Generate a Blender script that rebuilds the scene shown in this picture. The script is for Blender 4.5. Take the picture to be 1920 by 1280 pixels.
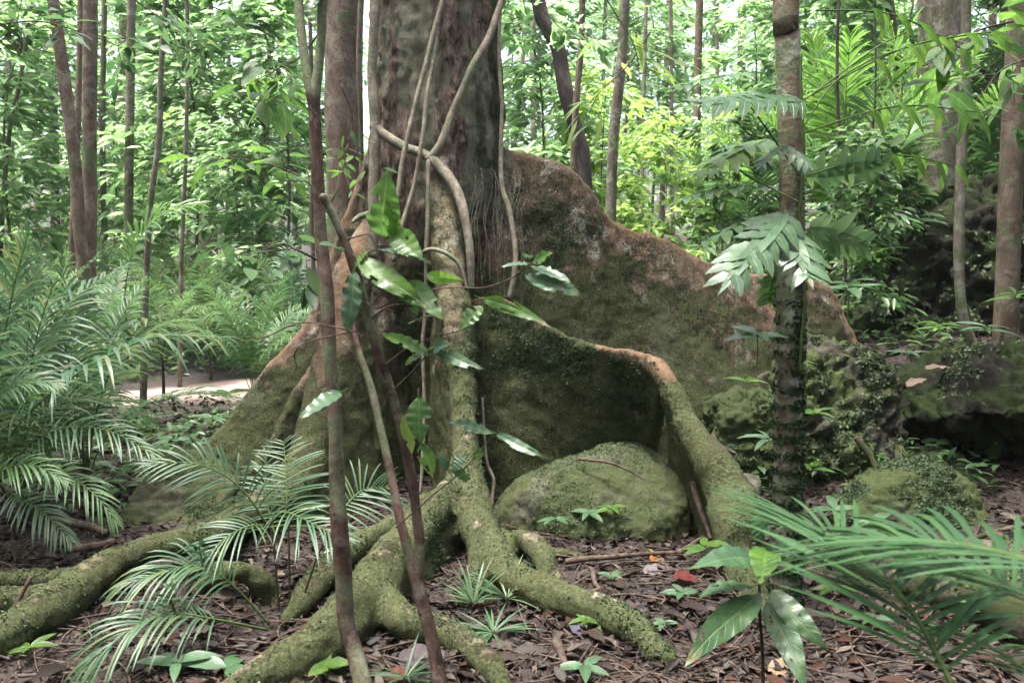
import bpy, bmesh, math, random
import numpy as np
from mathutils import Vector, Matrix, kdtree

for _o in list(bpy.data.objects):
    bpy.data.objects.remove(_o)
SC = bpy.context.scene
COL = SC.collection
R = math.radians

# ------------------------------------------------------------------ camera
CAMZ = 1.5
PITCH = R(5.0)
FPX = 1600.0
cd = bpy.data.cameras.new('camera')
cam = bpy.data.objects.new('camera', cd)
COL.objects.link(cam)
cam.location = (0, 0, CAMZ)
cam.rotation_euler = (R(90) - PITCH, 0, 0)
cd.sensor_width = 36
cd.lens = 30.0
cd.clip_start = 0.05
cd.clip_end = 400
cd.dof.use_dof = True
cd.dof.focus_distance = 4.9
cd.dof.aperture_fstop = 4.5
SC.camera = cam

# ------------------------------------------------------------------ sky and sun
SUN_EL, SUN_AZ = R(79), R(250)      # azimuth measured from +Y clockwise
w = bpy.data.worlds.new('World')
SC.world = w
w.use_nodes = True
nt = w.node_tree
bg = nt.nodes['Background']
sky = nt.nodes.new('ShaderNodeTexSky')
sky.sky_type = 'NISHITA'
sky.sun_disc = False
sky.sun_elevation = SUN_EL
sky.sun_rotation = SUN_AZ
sky.air_density = 1.0
sky.dust_density = 6.0
hs = nt.nodes.new('ShaderNodeHueSaturation')
hs.inputs['Saturation'].default_value = 0.75
nt.links.new(sky.outputs[0], hs.inputs['Color'])
nt.links.new(hs.outputs[0], bg.inputs['Color'])
bg.inputs['Strength'].default_value = 0.105
sd = bpy.data.lights.new('sun', 'SUN')
sd.energy = 1.5
sd.angle = R(12)
sd.color = (1.0, 0.985, 0.96)
sun = bpy.data.objects.new('sun', sd)
COL.objects.link(sun)
_sd = Vector((math.sin(SUN_AZ) * math.cos(SUN_EL), math.cos(SUN_AZ) * math.cos(SUN_EL), math.sin(SUN_EL)))
sun.rotation_euler = _sd.to_track_quat('Z', 'Y').to_euler()
sun.location = (0, 0, 20)
SC.view_settings.view_transform = 'Standard'
SC.view_settings.look = 'None'
SC.view_settings.exposure = 3.0
SC.view_settings.gamma = 1.0
SC.cycles.max_bounces = 7
SC.cycles.diffuse_bounces = 4
SC.cycles.glossy_bounces = 2
SC.cycles.transmission_bounces = 4
SC.cycles.transparent_max_bounces = 4
SC.cycles.caustics_reflective = False
SC.cycles.caustics_refractive = False
SC.cycles.sample_clamp_indirect = 6.0

# ------------------------------------------------------------------ pixel helpers (photo pixels 1920 x 1280 -> points)
def P(px, py, Y):
    d = np.array([px - 960.0,
                  FPX * math.cos(PITCH) + (640.0 - py) * math.sin(PITCH),
                  -FPX * math.sin(PITCH) + (640.0 - py) * math.cos(PITCH)])
    t = Y / d[1]
    return np.array([d[0] * t, Y, CAMZ + d[2] * t])

def PP(lst):
    return np.array([P(*p[:3]) for p in lst])

# ------------------------------------------------------------------ noise
_rng = np.random.RandomState(7)
_perm = _rng.permutation(4096)
_vals = _rng.rand(4096)

def _h(i, j, k):
    return _vals[_perm[(_perm[(_perm[i & 4095] + j) & 4095] + k) & 4095]]

def vnoise(p):
    p = np.asarray(p, float)
    i = np.floor(p).astype(int)
    f = p - i
    f = f * f * (3 - 2 * f)
    i0, j0, k0 = i[:, 0], i[:, 1], i[:, 2]
    fx, fy, fz = f[:, 0], f[:, 1], f[:, 2]
    r = 0
    for a in (0, 1):
        for b in (0, 1):
            for c in (0, 1):
                r = r + _h(i0 + a, j0 + b, k0 + c) * (fx if a else 1 - fx) * (fy if b else 1 - fy) * (fz if c else 1 - fz)
    return r * 2 - 1

def fbm(p, oct=4, lac=2.03, gain=0.5):
    p = np.asarray(p, float)
    r, a, s = 0, 1.0, 0
    for o in range(oct):
        r = r + a * vnoise(p + 17.3 * o)
        s += a
        a *= gain
        p = p * lac
    return r / s

# ------------------------------------------------------------------ meshes
class MB:
    """collects vertices and faces for ONE mesh"""
    def __init__(s):
        s.v, s.q, s.t, s.mq, s.mt, s.n = [], [], [], [], [], 0
        s.uv, s.has_uv = [], False
    def add(s, v, q=None, t=None, m=0, uv=None):
        v = np.asarray(v, float).reshape(-1, 3)
        s.uv.append(np.zeros((len(v), 2)) if uv is None else np.asarray(uv, float)); s.has_uv |= uv is not None
        if q is not None and len(q):
            q = np.asarray(q, int).reshape(-1, 4)
            s.q.append(q + s.n); s.mq.append(np.full(len(q), m))
        if t is not None and len(t):
            t = np.asarray(t, int).reshape(-1, 3)
            s.t.append(t + s.n); s.mt.append(np.full(len(t), m))
        s.v.append(v); s.n += len(v)
        return s
    def arrays(s):
        v = np.concatenate(s.v)
        q = np.concatenate(s.q) if s.q else np.zeros((0, 4), int)
        t = np.concatenate(s.t) if s.t else np.zeros((0, 3), int)
        return v, q, t
    def mesh(s, name, mats, off=(0, 0, 0), smooth=True):
        v, q, t = s.arrays()
        mq = np.concatenate(s.mq) if s.mq else np.zeros(0, int)
        mt = np.concatenate(s.mt) if s.mt else np.zeros(0, int)
        me = mesh_from(name, v - np.asarray(off), q, t, mats, np.concatenate([mq, mt]), smooth)
        if s.has_uv:
            at = me.attributes.new('blade', 'FLOAT_VECTOR', 'POINT')
            uv = np.concatenate(s.uv)
            at.data.foreach_set('vector', np.concatenate([uv, np.zeros((len(uv), 1))], 1).astype(np.float32).ravel())
        return me
    def build(s, name, mats, parent=None, smooth=True, world=True):
        off = (0, 0, 0)
        if parent is not None and world:
            q = parent
            off = Vector((0, 0, 0))
            while q is not None:
                off = off + q.location
                q = q.parent
        return link(name, s.mesh(name, mats, off, smooth), parent)

def mesh_from(name, v, q, t, mats, mi=None, smooth=True):
    me = bpy.data.meshes.new(name)
    nq, ntr = len(q), len(t)
    me.vertices.add(len(v))
    me.vertices.foreach_set('co', np.ascontiguousarray(v, dtype=np.float32).ravel())
    loops = np.concatenate([np.asarray(q).ravel(), np.asarray(t).ravel()]).astype(np.int32)
    me.loops.add(len(loops))
    me.loops.foreach_set('vertex_index', loops)
    starts = np.concatenate([np.arange(nq) * 4, nq * 4 + np.arange(ntr) * 3]).astype(np.int32)
    me.polygons.add(nq + ntr)
    me.polygons.foreach_set('loop_start', starts)
    if mi is not None and len(mi):
        me.polygons.foreach_set('material_index', np.asarray(mi, dtype=np.int32))
    if smooth:
        me.polygons.foreach_set('use_smooth', np.ones(nq + ntr, dtype=bool))
    me.update(calc_edges=True)
    me.validate()
    for m in (mats if isinstance(mats, (list, tuple)) else [mats]):
        me.materials.append(m)
    return me

def link(name, me, parent=None):
    o = bpy.data.objects.new(name, me)
    COL.objects.link(o)
    if parent is not None:
        o.parent = parent
    return o

def tag(o, label, cat, group=None, kind=None):
    if label: o['label'] = label
    if cat: o['category'] = cat
    if group: o['group'] = group
    if kind: o['kind'] = kind
    return o

def thing(name, label, cat, loc=(0, 0, 0), rz=0, group=None):
    o = bpy.data.objects.new(name, None)
    o.empty_display_size = 0.1
    COL.objects.link(o)
    o.location = tuple(float(c) for c in loc)
    o.rotation_euler = (0, 0, rz)
    return tag(o, label, cat, group)

def copy_tree(src, loc, rz, s=1.0, label=None, group=None, cat=None):
    c = src.copy(); COL.objects.link(c)
    c.location = tuple(float(k) for k in loc); c.rotation_euler = (0, 0, rz); c.scale = (s, s, s)
    if label: c['label'] = label
    if group: c['group'] = group
    for ch in PROTO_CHILDREN[src.name]:
        d = ch.copy(); COL.objects.link(d); d.parent = c
    return c
PROTO_CHILDREN = {}

def nrm(a):
    a = np.asarray(a, float)
    return a / np.maximum(np.linalg.norm(a, axis=-1, keepdims=True), 1e-9)

def resample(pts, rad, n):
    """Catmull-Rom through the points"""
    pts = np.asarray(pts, float); rad = np.asarray(rad, float)
    m = len(pts)
    if m == 2:
        u = np.linspace(0, 1, n)[:, None]
        return pts[0] * (1 - u) + pts[1] * u, rad[0] * (1 - u[:, 0]) + rad[1] * u[:, 0]
    d = np.concatenate([[0], np.cumsum(np.linalg.norm(np.diff(pts, axis=0), axis=1))])
    s = np.linspace(0, d[-1], n)
    k = np.clip(np.searchsorted(d, s, side='right') - 1, 0, m - 2)
    u = ((s - d[k]) / np.maximum(d[k + 1] - d[k], 1e-9))[:, None]
    X = np.concatenate([pts, rad[:, None]], 1)
    p0, p1, p2, p3 = X[np.maximum(k - 1, 0)], X[k], X[k + 1], X[np.minimum(k + 2, m - 1)]
    r = 0.5 * ((2 * p1) + (-p0 + p2) * u + (2 * p0 - 5 * p1 + 4 * p2 - p3) * u ** 2 + (-p0 + 3 * p1 - 3 * p2 + p3) * u ** 3)
    return r[:, :3], np.maximum(r[:, 3], 1e-4)

def frames(c):
    t = nrm(np.gradient(c, axis=0))
    ref = np.array([0, 0, 1.0]) if abs(t[0][2]) < 0.9 else np.array([0, 1.0, 0])
    n = nrm(np.cross(t[0], ref))
    N = [n]
    for i in range(1, len(c)):
        n = N[-1] - t[i] * np.dot(N[-1], t[i])
        N.append(nrm(n))
    N = np.array(N)
    return t, N, np.cross(t, N)

def tube(mb, pts, rad, n=24, seg=8, rough=0.0, fr=6.0, m=0, wob=0.0, cap=True):
    if np.isscalar(rad): rad = [rad] * len(pts)
    c, r = resample(pts, rad, n)
    if wob:
        c = c + wob * np.stack([vnoise(c * 5 + 3), vnoise(c * 5 + 50), vnoise(c * 5 + 91)], 1)
    t, N, B = frames(c)
    a = np.linspace(0, 2 * math.pi, seg, endpoint=False)
    ring = (np.cos(a)[None, :, None] * N[:, None, :] + np.sin(a)[None, :, None] * B[:, None, :])
    rr = np.repeat(r[:, None], seg, 1)
    v = c[:, None, :] + ring * rr[..., None]
    if rough:
        f = fbm(v.reshape(-1, 3) * fr, 3).reshape(n, seg)
        v = c[:, None, :] + ring * (rr * (1 + rough * f))[..., None]
    i = np.arange(n - 1)[:, None] * seg
    j = np.arange(seg)[None, :]
    j2 = (j + 1) % seg
    q = np.stack([i + j, i + j2, i + seg + j2, i + seg + j], -1).reshape(-1, 4)
    v = v.reshape(-1, 3)
    tri = []
    if cap:
        b = len(v)
        v = np.concatenate([v, c[:1] - t[:1] * r[0] * 0.4, c[-1:] + t[-1:] * r[-1] * 0.4])
        for k in range(seg):
            k2 = (k + 1) % seg
            tri.append((b, k2, k)); tri.append((b + 1, (n - 1) * seg + k, (n - 1) * seg + k2))
    mb.add(v, q, tri, m)
    return c

def leaves(mb, pos, d, up, L, W, nseg=1, fold=0.25, droop=0.2, m=0, tipw=0.35, ruffle=0.0, curl=0.0):
    """many leaves at once; each leaf a connected island. nseg=1: two folded quads"""
    pos = np.asarray(pos, float); d = nrm(d); n = len(pos)
    L = np.broadcast_to(np.asarray(L, float), (n,)); W = np.broadcast_to(np.asarray(W, float), (n,))
    s = nrm(np.cross(d, up)); u = np.cross(s, d)
    if nseg == 1:
        co = [(0, 0, 0), (.33, .5, fold), (.68, .38, fold - droop * .5), (1, 0, -droop), (.68, -.38, fold - droop * .5), (.33, -.5, fold)]
        v = np.stack([pos + d * (L * a)[:, None] + s * (W * b)[:, None] + u * ((W * c) if k not in (3,) else (L * c))[:, None] for k, (a, b, c) in enumerate(co)], 1)
        base = np.arange(n)[:, None] * 6
        q = np.concatenate([base + np.array([[0, 1, 2, 3]]), base + np.array([[0, 3, 4, 5]])], 0)
        mb.add(v.reshape(-1, 3), q, m=m)
        return
    t = np.linspace(0, 1, nseg + 1)
    prof = np.sin(math.pi * t ** 0.8) ** 0.75
    prof = prof * (1 - 0.25 * t) / max((prof * (1 - 0.25 * t)).max(), 1e-6)
    prof[0] = 0.06; prof[-1] = 0.02
    rows = []
    for k, tt in enumerate(t):
        zc = -droop * tt * tt
        ctr = pos + d * (L * tt * (1 - 0.12 * abs(droop) * tt))[:, None] + u * (L * zc)[:, None]
        hw = W * 0.5 * prof[k]
        ru = ruffle * hw * np.sin(tt * 17 + np.arange(n) * 1.7) if ruffle else 0
        rows.append(ctr - s * hw[:, None] + u * (hw * fold + ru + curl * hw)[:, None])
        rows.append(ctr)
        rows.append(ctr + s * hw[:, None] + u * (hw * fold - ru + curl * hw)[:, None])
    v = np.stack(rows, 1)
    K = 3 * (nseg + 1)
    q = []
    for k in range(nseg):
        a = 3 * k
        q += [(a, a + 1, a + 4, a + 3), (a + 1, a + 2, a + 5, a + 4)]
    q = np.array(q)
    base = (np.arange(n) * K)[:, None, None]
    uv = np.array([(tt, sd_) for tt in t for sd_ in (-1, 0, 1)])
    mb.add(v.reshape(-1, 3), (base + q[None]).reshape(-1, 4), m=m, uv=np.tile(uv, (n, 1)))

def frond(mb, pts, Lmax, npairs=26, wd=0.022, start=0.22, droop=0.35, vee=0.25, a0=68, a1=24, rr=0.006, m_leaf=0, m_stem=1, seed=0, nseg=5, up=None, jit=0.13, prof=None, side=(1, -1), mbs=None):
    """a pinnate palm frond: rachis tube plus two rows of leaflets"""
    rs = np.random.RandomState(seed)
    c, _ = resample(pts, [rr] * len(pts), 40)
    tube(mb if mbs is None else mbs, pts, list(np.linspace(rr, rr * 0.3, len(pts))), n=22, seg=5, m=m_stem if mbs is None else 0)
    t = nrm(np.gradient(c, axis=0))
    upv = np.array([0, 0, 1.0]) if up is None else nrm(np.array(up, float))
    sdv = nrm(np.cross(t, upv)); un = np.cross(sdv, t)
    for sgn in side:
        s = np.linspace(start, 1.0, npairs) + rs.uniform(-.3, .3, npairs) * (1 - start) / npairs
        s = np.clip(s, 0, 1)
        k = np.clip((s * 39).astype(int), 0, 38)
        fr_ = (s * 39 - k)[:, None]
        pos = c[k] * (1 - fr_) + c[k + 1] * fr_
        x = (s - start) / (1 - start)
        if prof is None:
            Ls = Lmax * (0.45 + 0.55 * np.sin(math.pi * np.clip(x * 0.8 + 0.12, 0, 1))) * (1 - 0.45 * x ** 3)
        else:
            Ls = Lmax * prof(x)
        Ls = Ls * (1 + rs.uniform(-jit, jit, npairs))
        a = np.radians(a0 + (a1 - a0) * x + rs.normal(0, 5, npairs))
        d = t[k] * np.cos(a)[:, None] + sdv[k] * (sgn * np.sin(a))[:, None] + un[k] * (vee + rs.uniform(-.08, .08, npairs))[:, None]
        d = nrm(d)
        upl = un[k] - sdv[k] * sgn * vee
        ss = nrm(np.cross(d, upl)); uu = np.cross(ss, d)
        T = np.linspace(0, 1, nseg + 1)
        wp = np.sin(math.pi * (0.12 + 0.85 * T)) ** 0.6
        wp[-1] = 0.05
        rows = []
        g = np.array([0, 0, -1.0])
        dr = droop * (1 + rs.uniform(-.3, .3, npairs))
        for kk, tt in enumerate(T):
            ctr = pos + d * (Ls * tt * (1 - .15 * droop * tt))[:, None] + g * (Ls * dr * tt ** 2)[:, None]
            hw = wd * 0.5 * wp[kk] * (Ls / Lmax) ** 0.4
            rows += [ctr - ss * hw[:, None] + uu * (hw * .35)[:, None], ctr, ctr + ss * hw[:, None] + uu * (hw * .35)[:, None]]
        v = np.stack(rows, 1)
        K = 3 * (nseg + 1)
        q = []
        for kk in range(nseg):
            b = 3 * kk
            q += [(b, b + 1, b + 4, b + 3), (b + 1, b + 2, b + 5, b + 4)]
        mb.add(v.reshape(-1, 3), ((np.arange(npairs) * K)[:, None, None] + np.array(q)[None]).reshape(-1, 4), m=m_leaf)

def remesh(mb, voxel, smooth=4, fac=0.5):
    """fuse overlapping closed shapes of one body into one skin"""
    v, q, t = mb.arrays()
    me = mesh_from('tmp', v, q, t, [], None, True)
    o = bpy.data.objects.new('tmp', me); COL.objects.link(o)
    md = o.modifiers.new('r', 'REMESH'); md.mode = 'VOXEL'; md.voxel_size = voxel; md.use_smooth_shade = True
    if smooth:
        sm = o.modifiers.new('s', 'SMOOTH'); sm.factor = fac; sm.iterations = smooth
    dg = bpy.context.evaluated_depsgraph_get()
    ev = o.evaluated_get(dg)
    m2 = bpy.data.meshes.new_from_object(ev)
    bpy.data.objects.remove(o); bpy.data.meshes.remove(me)
    n = len(m2.vertices)
    V = np.empty(n * 3, np.float32); m2.vertices.foreach_get('co', V)
    lt = np.empty(len(m2.polygons), np.int32); m2.polygons.foreach_get('loop_total', lt)
    li = np.empty(len(m2.loops), np.int32); m2.loops.foreach_get('vertex_index', li)
    ls = np.empty(len(m2.polygons), np.int32); m2.polygons.foreach_get('loop_start', ls)
    Q = li[ls[lt == 4][:, None] + np.arange(4)[None]]
    T = li[ls[lt == 3][:, None] + np.arange(3)[None]] if (lt == 3).any() else np.zeros((0, 3), int)
    bpy.data.meshes.remove(m2)
    return V.reshape(-1, 3).astype(float), Q.astype(int), T.astype(int)

def vnormals(v, q, t):
    n = np.zeros_like(v)
    if len(q):
        fn = np.cross(v[q[:, 2]] - v[q[:, 0]], v[q[:, 3]] - v[q[:, 1]])
        for k in range(4): np.add.at(n, q[:, k], fn)
    if len(t):
        fn = np.cross(v[t[:, 1]] - v[t[:, 0]], v[t[:, 2]] - v[t[:, 0]])
        for k in range(3): np.add.at(n, t[:, k], fn)
    return nrm(n)

def scatter_leaves(mb, v, q, nleaf, maskf, L=(.008, .018), seed=1, lift=0.004, flat=0.5, aspect=0.75, nseg=1, bias=None):
    """tiny leaves growing on a surface, where maskf(points, normals) says"""
    rs = np.random.RandomState(seed)
    a = v[q[:, 0]]; c = v[q[:, 2]]
    fn = np.cross(c - a, v[q[:, 3]] - v[q[:, 1]])
    area = np.linalg.norm(fn, axis=1) + 1e-12
    cen = v[q].mean(1)
    n = fn / area[:, None]
    wgt = area * maskf(cen, n)
    wgt = np.maximum(wgt, 0)
    idx = rs.choice(len(q), nleaf, p=wgt / wgt.sum())
    u = rs.rand(nleaf, 4) ** 0.8; u /= u.sum(1, keepdims=True)
    p = (v[q[idx]] * u[..., None]).sum(1)
    nn = n[idx]
    rd = rs.normal(size=(nleaf, 3)) + np.array([0, 0, -0.7])
    d = nrm(rd - nn * (rd * nn).sum(1, keepdims=True) * (1 - flat * .4) + nn * .25)
    up = nrm(nn + rs.normal(size=(nleaf, 3)) * flat)
    l = rs.uniform(L[0], L[1], nleaf)
    leaves(mb, p + nn * lift, d, up, l, l * aspect, nseg=nseg, fold=.15, droop=.25)

# ------------------------------------------------------------------ materials
def mat_new(name):
    m = bpy.data.materials.new(name); m.use_nodes = True
    nt = m.node_tree
    for n in list(nt.nodes): nt.nodes.remove(n)
    out = nt.nodes.new('ShaderNodeOutputMaterial')
    return m, nt, out

def N(nt, typ, **kw):
    n = nt.nodes.new(typ)
    for k, v in kw.items():
        if k in ('inp',):
            for kk, vv in v.items(): n.inputs[kk].default_value = vv
        else: setattr(n, k, v)
    return n

def ramp(nt, fac, stops):
    r = nt.nodes.new('ShaderNodeValToRGB')
    el = r.color_ramp.elements
    while len(el) < len(stops): el.new(0.5)
    for e, (p, c) in zip(el, stops):
        e.position = p
        e.color = (c[0], c[1], c[2], 1) if not np.isscalar(c) else (c, c, c, 1)
    nt.links.new(fac, r.inputs['Fac'])
    return r.outputs['Color']

def mixc(nt, fac, a, b):
    m = nt.nodes.new('ShaderNodeMix'); m.data_type = 'RGBA'
    for s, x in ((m.inputs[0], fac), (m.inputs[6], a), (m.inputs[7], b)):
        if hasattr(x, 'is_linked') or hasattr(x, 'links'): nt.links.new(x, s)
        elif np.isscalar(x): s.default_value = x
        else: s.default_value = (x[0], x[1], x[2], 1)
    return m.outputs[2]

def math_(nt, op, a, b=None, clamp=False):
    m = nt.nodes.new('ShaderNodeMath'); m.operation = op; m.use_clamp = clamp
    for s, x in ((m.inputs[0], a), (m.inputs[1], b)):
        if x is None: continue
        if np.isscalar(x): s.default_value = x
        else: nt.links.new(x, s)
    return m.outputs[0]

def noise(nt, vec, scale, detail=4, rough=0.55, dist=0.0):
    n = nt.nodes.new('ShaderNodeTexNoise')
    n.inputs['Scale'].default_value = scale; n.inputs['Detail'].default_value = detail
    n.inputs['Roughness'].default_value = rough; n.inputs['Distortion'].default_value = dist
    nt.links.new(vec, n.inputs['Vector'])
    return n.outputs['Fac']

def mapping(nt, vec, sc=(1, 1, 1), loc=(0, 0, 0)):
    n = nt.nodes.new('ShaderNodeMapping')
    n.inputs['Scale'].default_value = sc; n.inputs['Location'].default_value = loc
    nt.links.new(vec, n.inputs['Vector'])
    return n.outputs['Vector']

def leaf_mat(name, cols, rough=0.38, trans=0.45, tcol=None, spec=0.5, mott=0.0, veins=False, tv=2.0):
    m, nt, out = mat_new(name)
    geo = N(nt, 'ShaderNodeNewGeometry')
    oi = N(nt, 'ShaderNodeObjectInfo')
    k = len(cols)
    f = math_(nt, 'ADD', geo.outputs['Random Per Island'], math_(nt, 'MULTIPLY', math_(nt, 'SUBTRACT', oi.outputs['Random'], 0.5), 0.35), True)
    col = ramp(nt, f, [(i / max(k - 1, 1), c) for i, c in enumerate(cols)])
    if mott:
        nz = noise(nt, geo.outputs['Position'], 60, 3)
        col = mixc(nt, math_(nt, 'MULTIPLY', ramp(nt, nz, [(.55, 0.0), (.75, 1.0)]), mott), col, (0.16, 0.17, 0.05))
    p = N(nt, 'ShaderNodeBsdfPrincipled')
    p.inputs['Roughness'].default_value = rough
    p.inputs['Specular IOR Level'].default_value = spec
    if veins:
        at = N(nt, 'ShaderNodeAttribute'); at.attribute_name = 'blade'
        sx = N(nt, 'ShaderNodeSeparateXYZ'); nt.links.new(at.outputs['Vector'], sx.inputs[0])
        av = math_(nt, 'ABSOLUTE', sx.outputs['Y'])
        ph = math_(nt, 'SUBTRACT', math_(nt, 'MULTIPLY', sx.outputs['X'], 11.0), math_(nt, 'MULTIPLY', av, 1.6))
        tri = math_(nt, 'ABSOLUTE', math_(nt, 'SUBTRACT', math_(nt, 'FRACT', ph), .5))
        side = ramp(nt, tri, [(.0, 1.0), (.07, 0.0)])
        midr = ramp(nt, av, [(.03, 1.0), (.09, 0.0)])
        vn = math_(nt, 'MAXIMUM', math_(nt, 'MULTIPLY', side, .45), midr)
        col = mixc(nt, math_(nt, 'MULTIPLY', vn, .45), col, (.20, .27, .10))
        # slow change of tone over the blade, brown tips and bites
        nz2 = noise(nt, geo.outputs['Position'], 18, 4)
        col = mixc(nt, ramp(nt, nz2, [(.42, .45), (.6, 0.0)]), col, (.028, .055, .018))
        brn = math_(nt, 'MULTIPLY', ramp(nt, sx.outputs['X'], [(.8, 0.0), (1.0, 1.0)]), ramp(nt, nz2, [(.5, 0.0), (.6, .9)]))
        col = mixc(nt, brn, col, (.16, .10, .04))
        bm_ = N(nt, 'ShaderNodeBump'); bm_.inputs['Strength'].default_value = .5; bm_.inputs['Distance'].default_value = .003; bm_.invert = True
        nt.links.new(vn, bm_.inputs['Height']); nt.links.new(bm_.outputs[0], p.inputs['Normal'])
    tr = N(nt, 'ShaderNodeBsdfTranslucent')
    nt.links.new(col, p.inputs['Base Color'])
    hsv = N(nt, 'ShaderNodeHueSaturation'); hsv.inputs['Value'].default_value = tv; hsv.inputs['Hue'].default_value = 0.495
    nt.links.new(col, hsv.inputs['Color'])
    nt.links.new(hsv.outputs[0], tr.inputs['Color'])
    ms = N(nt, 'ShaderNodeMixShader'); ms.inputs[0].default_value = trans
    nt.links.new(p.outputs[0], ms.inputs[1]); nt.links.new(tr.outputs[0], ms.inputs[2])
    nt.links.new(ms.outputs[0], out.inputs['Surface'])
    return m

def solid_mat(name, stops, scale=20, rough=0.8, bump=0.3, stretch=(1, 1, 1), bdist=0.01, moss=None, world=False, spec=0.12, detail=6, lich=None):
    """noisy bark / wood / stem material, optional moss patches"""
    m, nt, out = mat_new(name)
    tc = N(nt, 'ShaderNodeTexCoord'); geo = N(nt, 'ShaderNodeNewGeometry')
    base = geo.outputs['Position'] if world else tc.outputs['Object']
    vec = mapping(nt, base, stretch)
    n1 = noise(nt, vec, scale, detail + 3, .68, .3)
    col = ramp(nt, n1, stops)
    n2 = noise(nt, vec, scale * 4, 5, .7)
    hgt = math_(nt, 'ADD', n1, math_(nt, 'MULTIPLY', n2, .5))
    if moss:
        mc, amt, msc = moss
        n3 = noise(nt, base, msc, 5, .6)
        fac = ramp(nt, n3, [(max(0, .62 - amt * .35), 0.0), (max(0.02, .72 - amt * .35), 1.0)])
        n4 = noise(nt, base, 90, 4, .7)
        mcol = ramp(nt, n4, [(.3, [c * .55 for c in mc]), (.7, [c * 1.35 for c in mc])])
        col = mixc(nt, fac, col, mcol)
    if lich:
        n5 = noise(nt, base, lich[1], 6, .7, .5)
        col = mixc(nt, math_(nt, 'MULTIPLY', ramp(nt, n5, [(.52, 0.0), (.60, 1.0)]), lich[2]), col, lich[0])
        n6 = noise(nt, base, lich[1] * 5, 4, .7)
        col = mixc(nt, ramp(nt, n6, [(.34, .6), (.46, 0.0)]), col, [c * .12 for c in lich[0]])
    p = N(nt, 'ShaderNodeBsdfPrincipled')
    p.inputs['Roughness'].default_value = rough
    p.inputs['Specular IOR Level'].default_value = spec
    nt.links.new(col, p.inputs['Base Color'])
    b = N(nt, 'ShaderNodeBump'); b.inputs['Strength'].default_value = bump; b.inputs['Distance'].default_value = bdist
    nt.links.new(hgt, b.inputs['Height']); nt.links.new(b.outputs[0], p.inputs['Normal'])
    nt.links.new(p.outputs[0], out.inputs['Surface'])
    return m

M = {}
M['leaf_back'] = leaf_mat('leaf_back', [(.07, .14, .045), (.11, .20, .07), (.155, .25, .11), (.22, .31, .16), (.095, .17, .075)], .30, .5, tv=2.5, spec=.8)
M['leaf_dark'] = leaf_mat('leaf_dark', [(.035, .08, .028), (.055, .115, .04), (.08, .145, .05), (.12, .19, .07)], .36, .42)
M['leaf_shade'] = leaf_mat('leaf_shade', [(.015, .035, .012), (.022, .05, .016), (.03, .06, .02)], .6, .15, spec=.2)  # extra dark leaves for the unseen foliage that blocks light
M['leaf_yellow'] = leaf_mat('leaf_yellow', [(.13, .23, .055), (.18, .29, .07), (.24, .32, .08), (.11, .20, .05)], .42, .5)
M['palm'] = leaf_mat('palm', [(.05, .11, .035), (.07, .145, .045), (.095, .18, .06), (.065, .125, .045), (.05, .11, .035), (.11, .14, .05)], .45, .38, spec=.4)
M['palm_near'] = leaf_mat('palm_near', [(.03, .075, .028), (.04, .095, .035), (.055, .12, .04), (.035, .085, .03)], .42, .35, spec=.45)
M['palm_bright'] = leaf_mat('palm_bright', [(.07, .16, .03), (.10, .20, .035), (.13, .24, .05)], .38, .45)
M['palm_cool'] = leaf_mat('palm_cool', [(.04, .09, .042), (.055, .115, .052), (.075, .14, .062), (.12, .15, .06)], .42, .33, spec=.45)
M['leaf_near'] = leaf_mat('leaf_near', [(.04, .10, .02), (.06, .14, .022), (.09, .18, .025), (.05, .12, .03)], .38, .45, spec=.4, mott=.3, veins=True, tv=2.6)
M['leaf_cool'] = leaf_mat('leaf_cool', [(.04, .09, .045), (.055, .12, .055), (.045, .10, .04)], .36, .25, spec=.5, mott=.25, veins=True)
M['leaf_long'] = leaf_mat('leaf_long', [(.03, .075, .035), (.04, .09, .035), (.035, .085, .04)], .4, .2, spec=.45, mott=.5, veins=True)
M['creeper'] = leaf_mat('creeper', [(.014, .03, .012), (.026, .048, .017), (.042, .07, .024), (.06, .09, .034)], .55, .15, spec=.3)
M['litter'] = leaf_mat('litter', [(0.0165, 0.0104, 0.0084), (0.0224, 0.0144, 0.0114), (0.0366, 0.0257, 0.0183), (0.0202, 0.0144, 0.0122), (0.0718, 0.0594, 0.0479), (0.0329, 0.0273, 0.0251), (0.0502, 0.0209, 0.0122), (0.0165, 0.0120, 0.0099), (0.1107, 0.0891, 0.0678), (0.0195, 0.0129, 0.0106), (0.0277, 0.0177, 0.0137)], .6, .12, spec=.2)
M['stem_green'] = solid_mat('stem_green', [(.3, (.04, .07, .02)), (.7, (.08, .12, .04))], 30, .5, .1)
M['stem_dark'] = solid_mat('stem_dark', [(.3, (.03, .025, .018)), (.7, (.08, .06, .04))], 30, .7, .2)
M['twig'] = solid_mat('twig', [(.35, (.03, .02, .016)), (.65, (.13, .095, .075))], 30, .8, .3)
M['bark_red'] = solid_mat('bark_red', [(.3, (.04, .028, .020)), (.5, (.115, .083, .062)), (.7, (.21, .165, .13))], 7, .85, .5, (1, 1, .35), .02, moss=((.09, .12, .06), .25, 3), detail=8, lich=((.25, .225, .185), 5, .45))
M['bark_grey'] = solid_mat('bark_grey', [(.3, (.05, .042, .03)), (.5, (.13, .11, .085)), (.7, (.24, .215, .175))], 9, .85, .45, (1, 1, .3), .02, moss=((.10, .13, .06), .35, 4), detail=8, lich=((.32, .31, .26), 6, .5))
M['bark_black'] = solid_mat('bark_black', [(.3, (.02, .018, .016)), (.55, (.06, .05, .045)), (.8, (.20, .17, .14))], 6, .9, .5, (1, 1, .5), .02)
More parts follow.
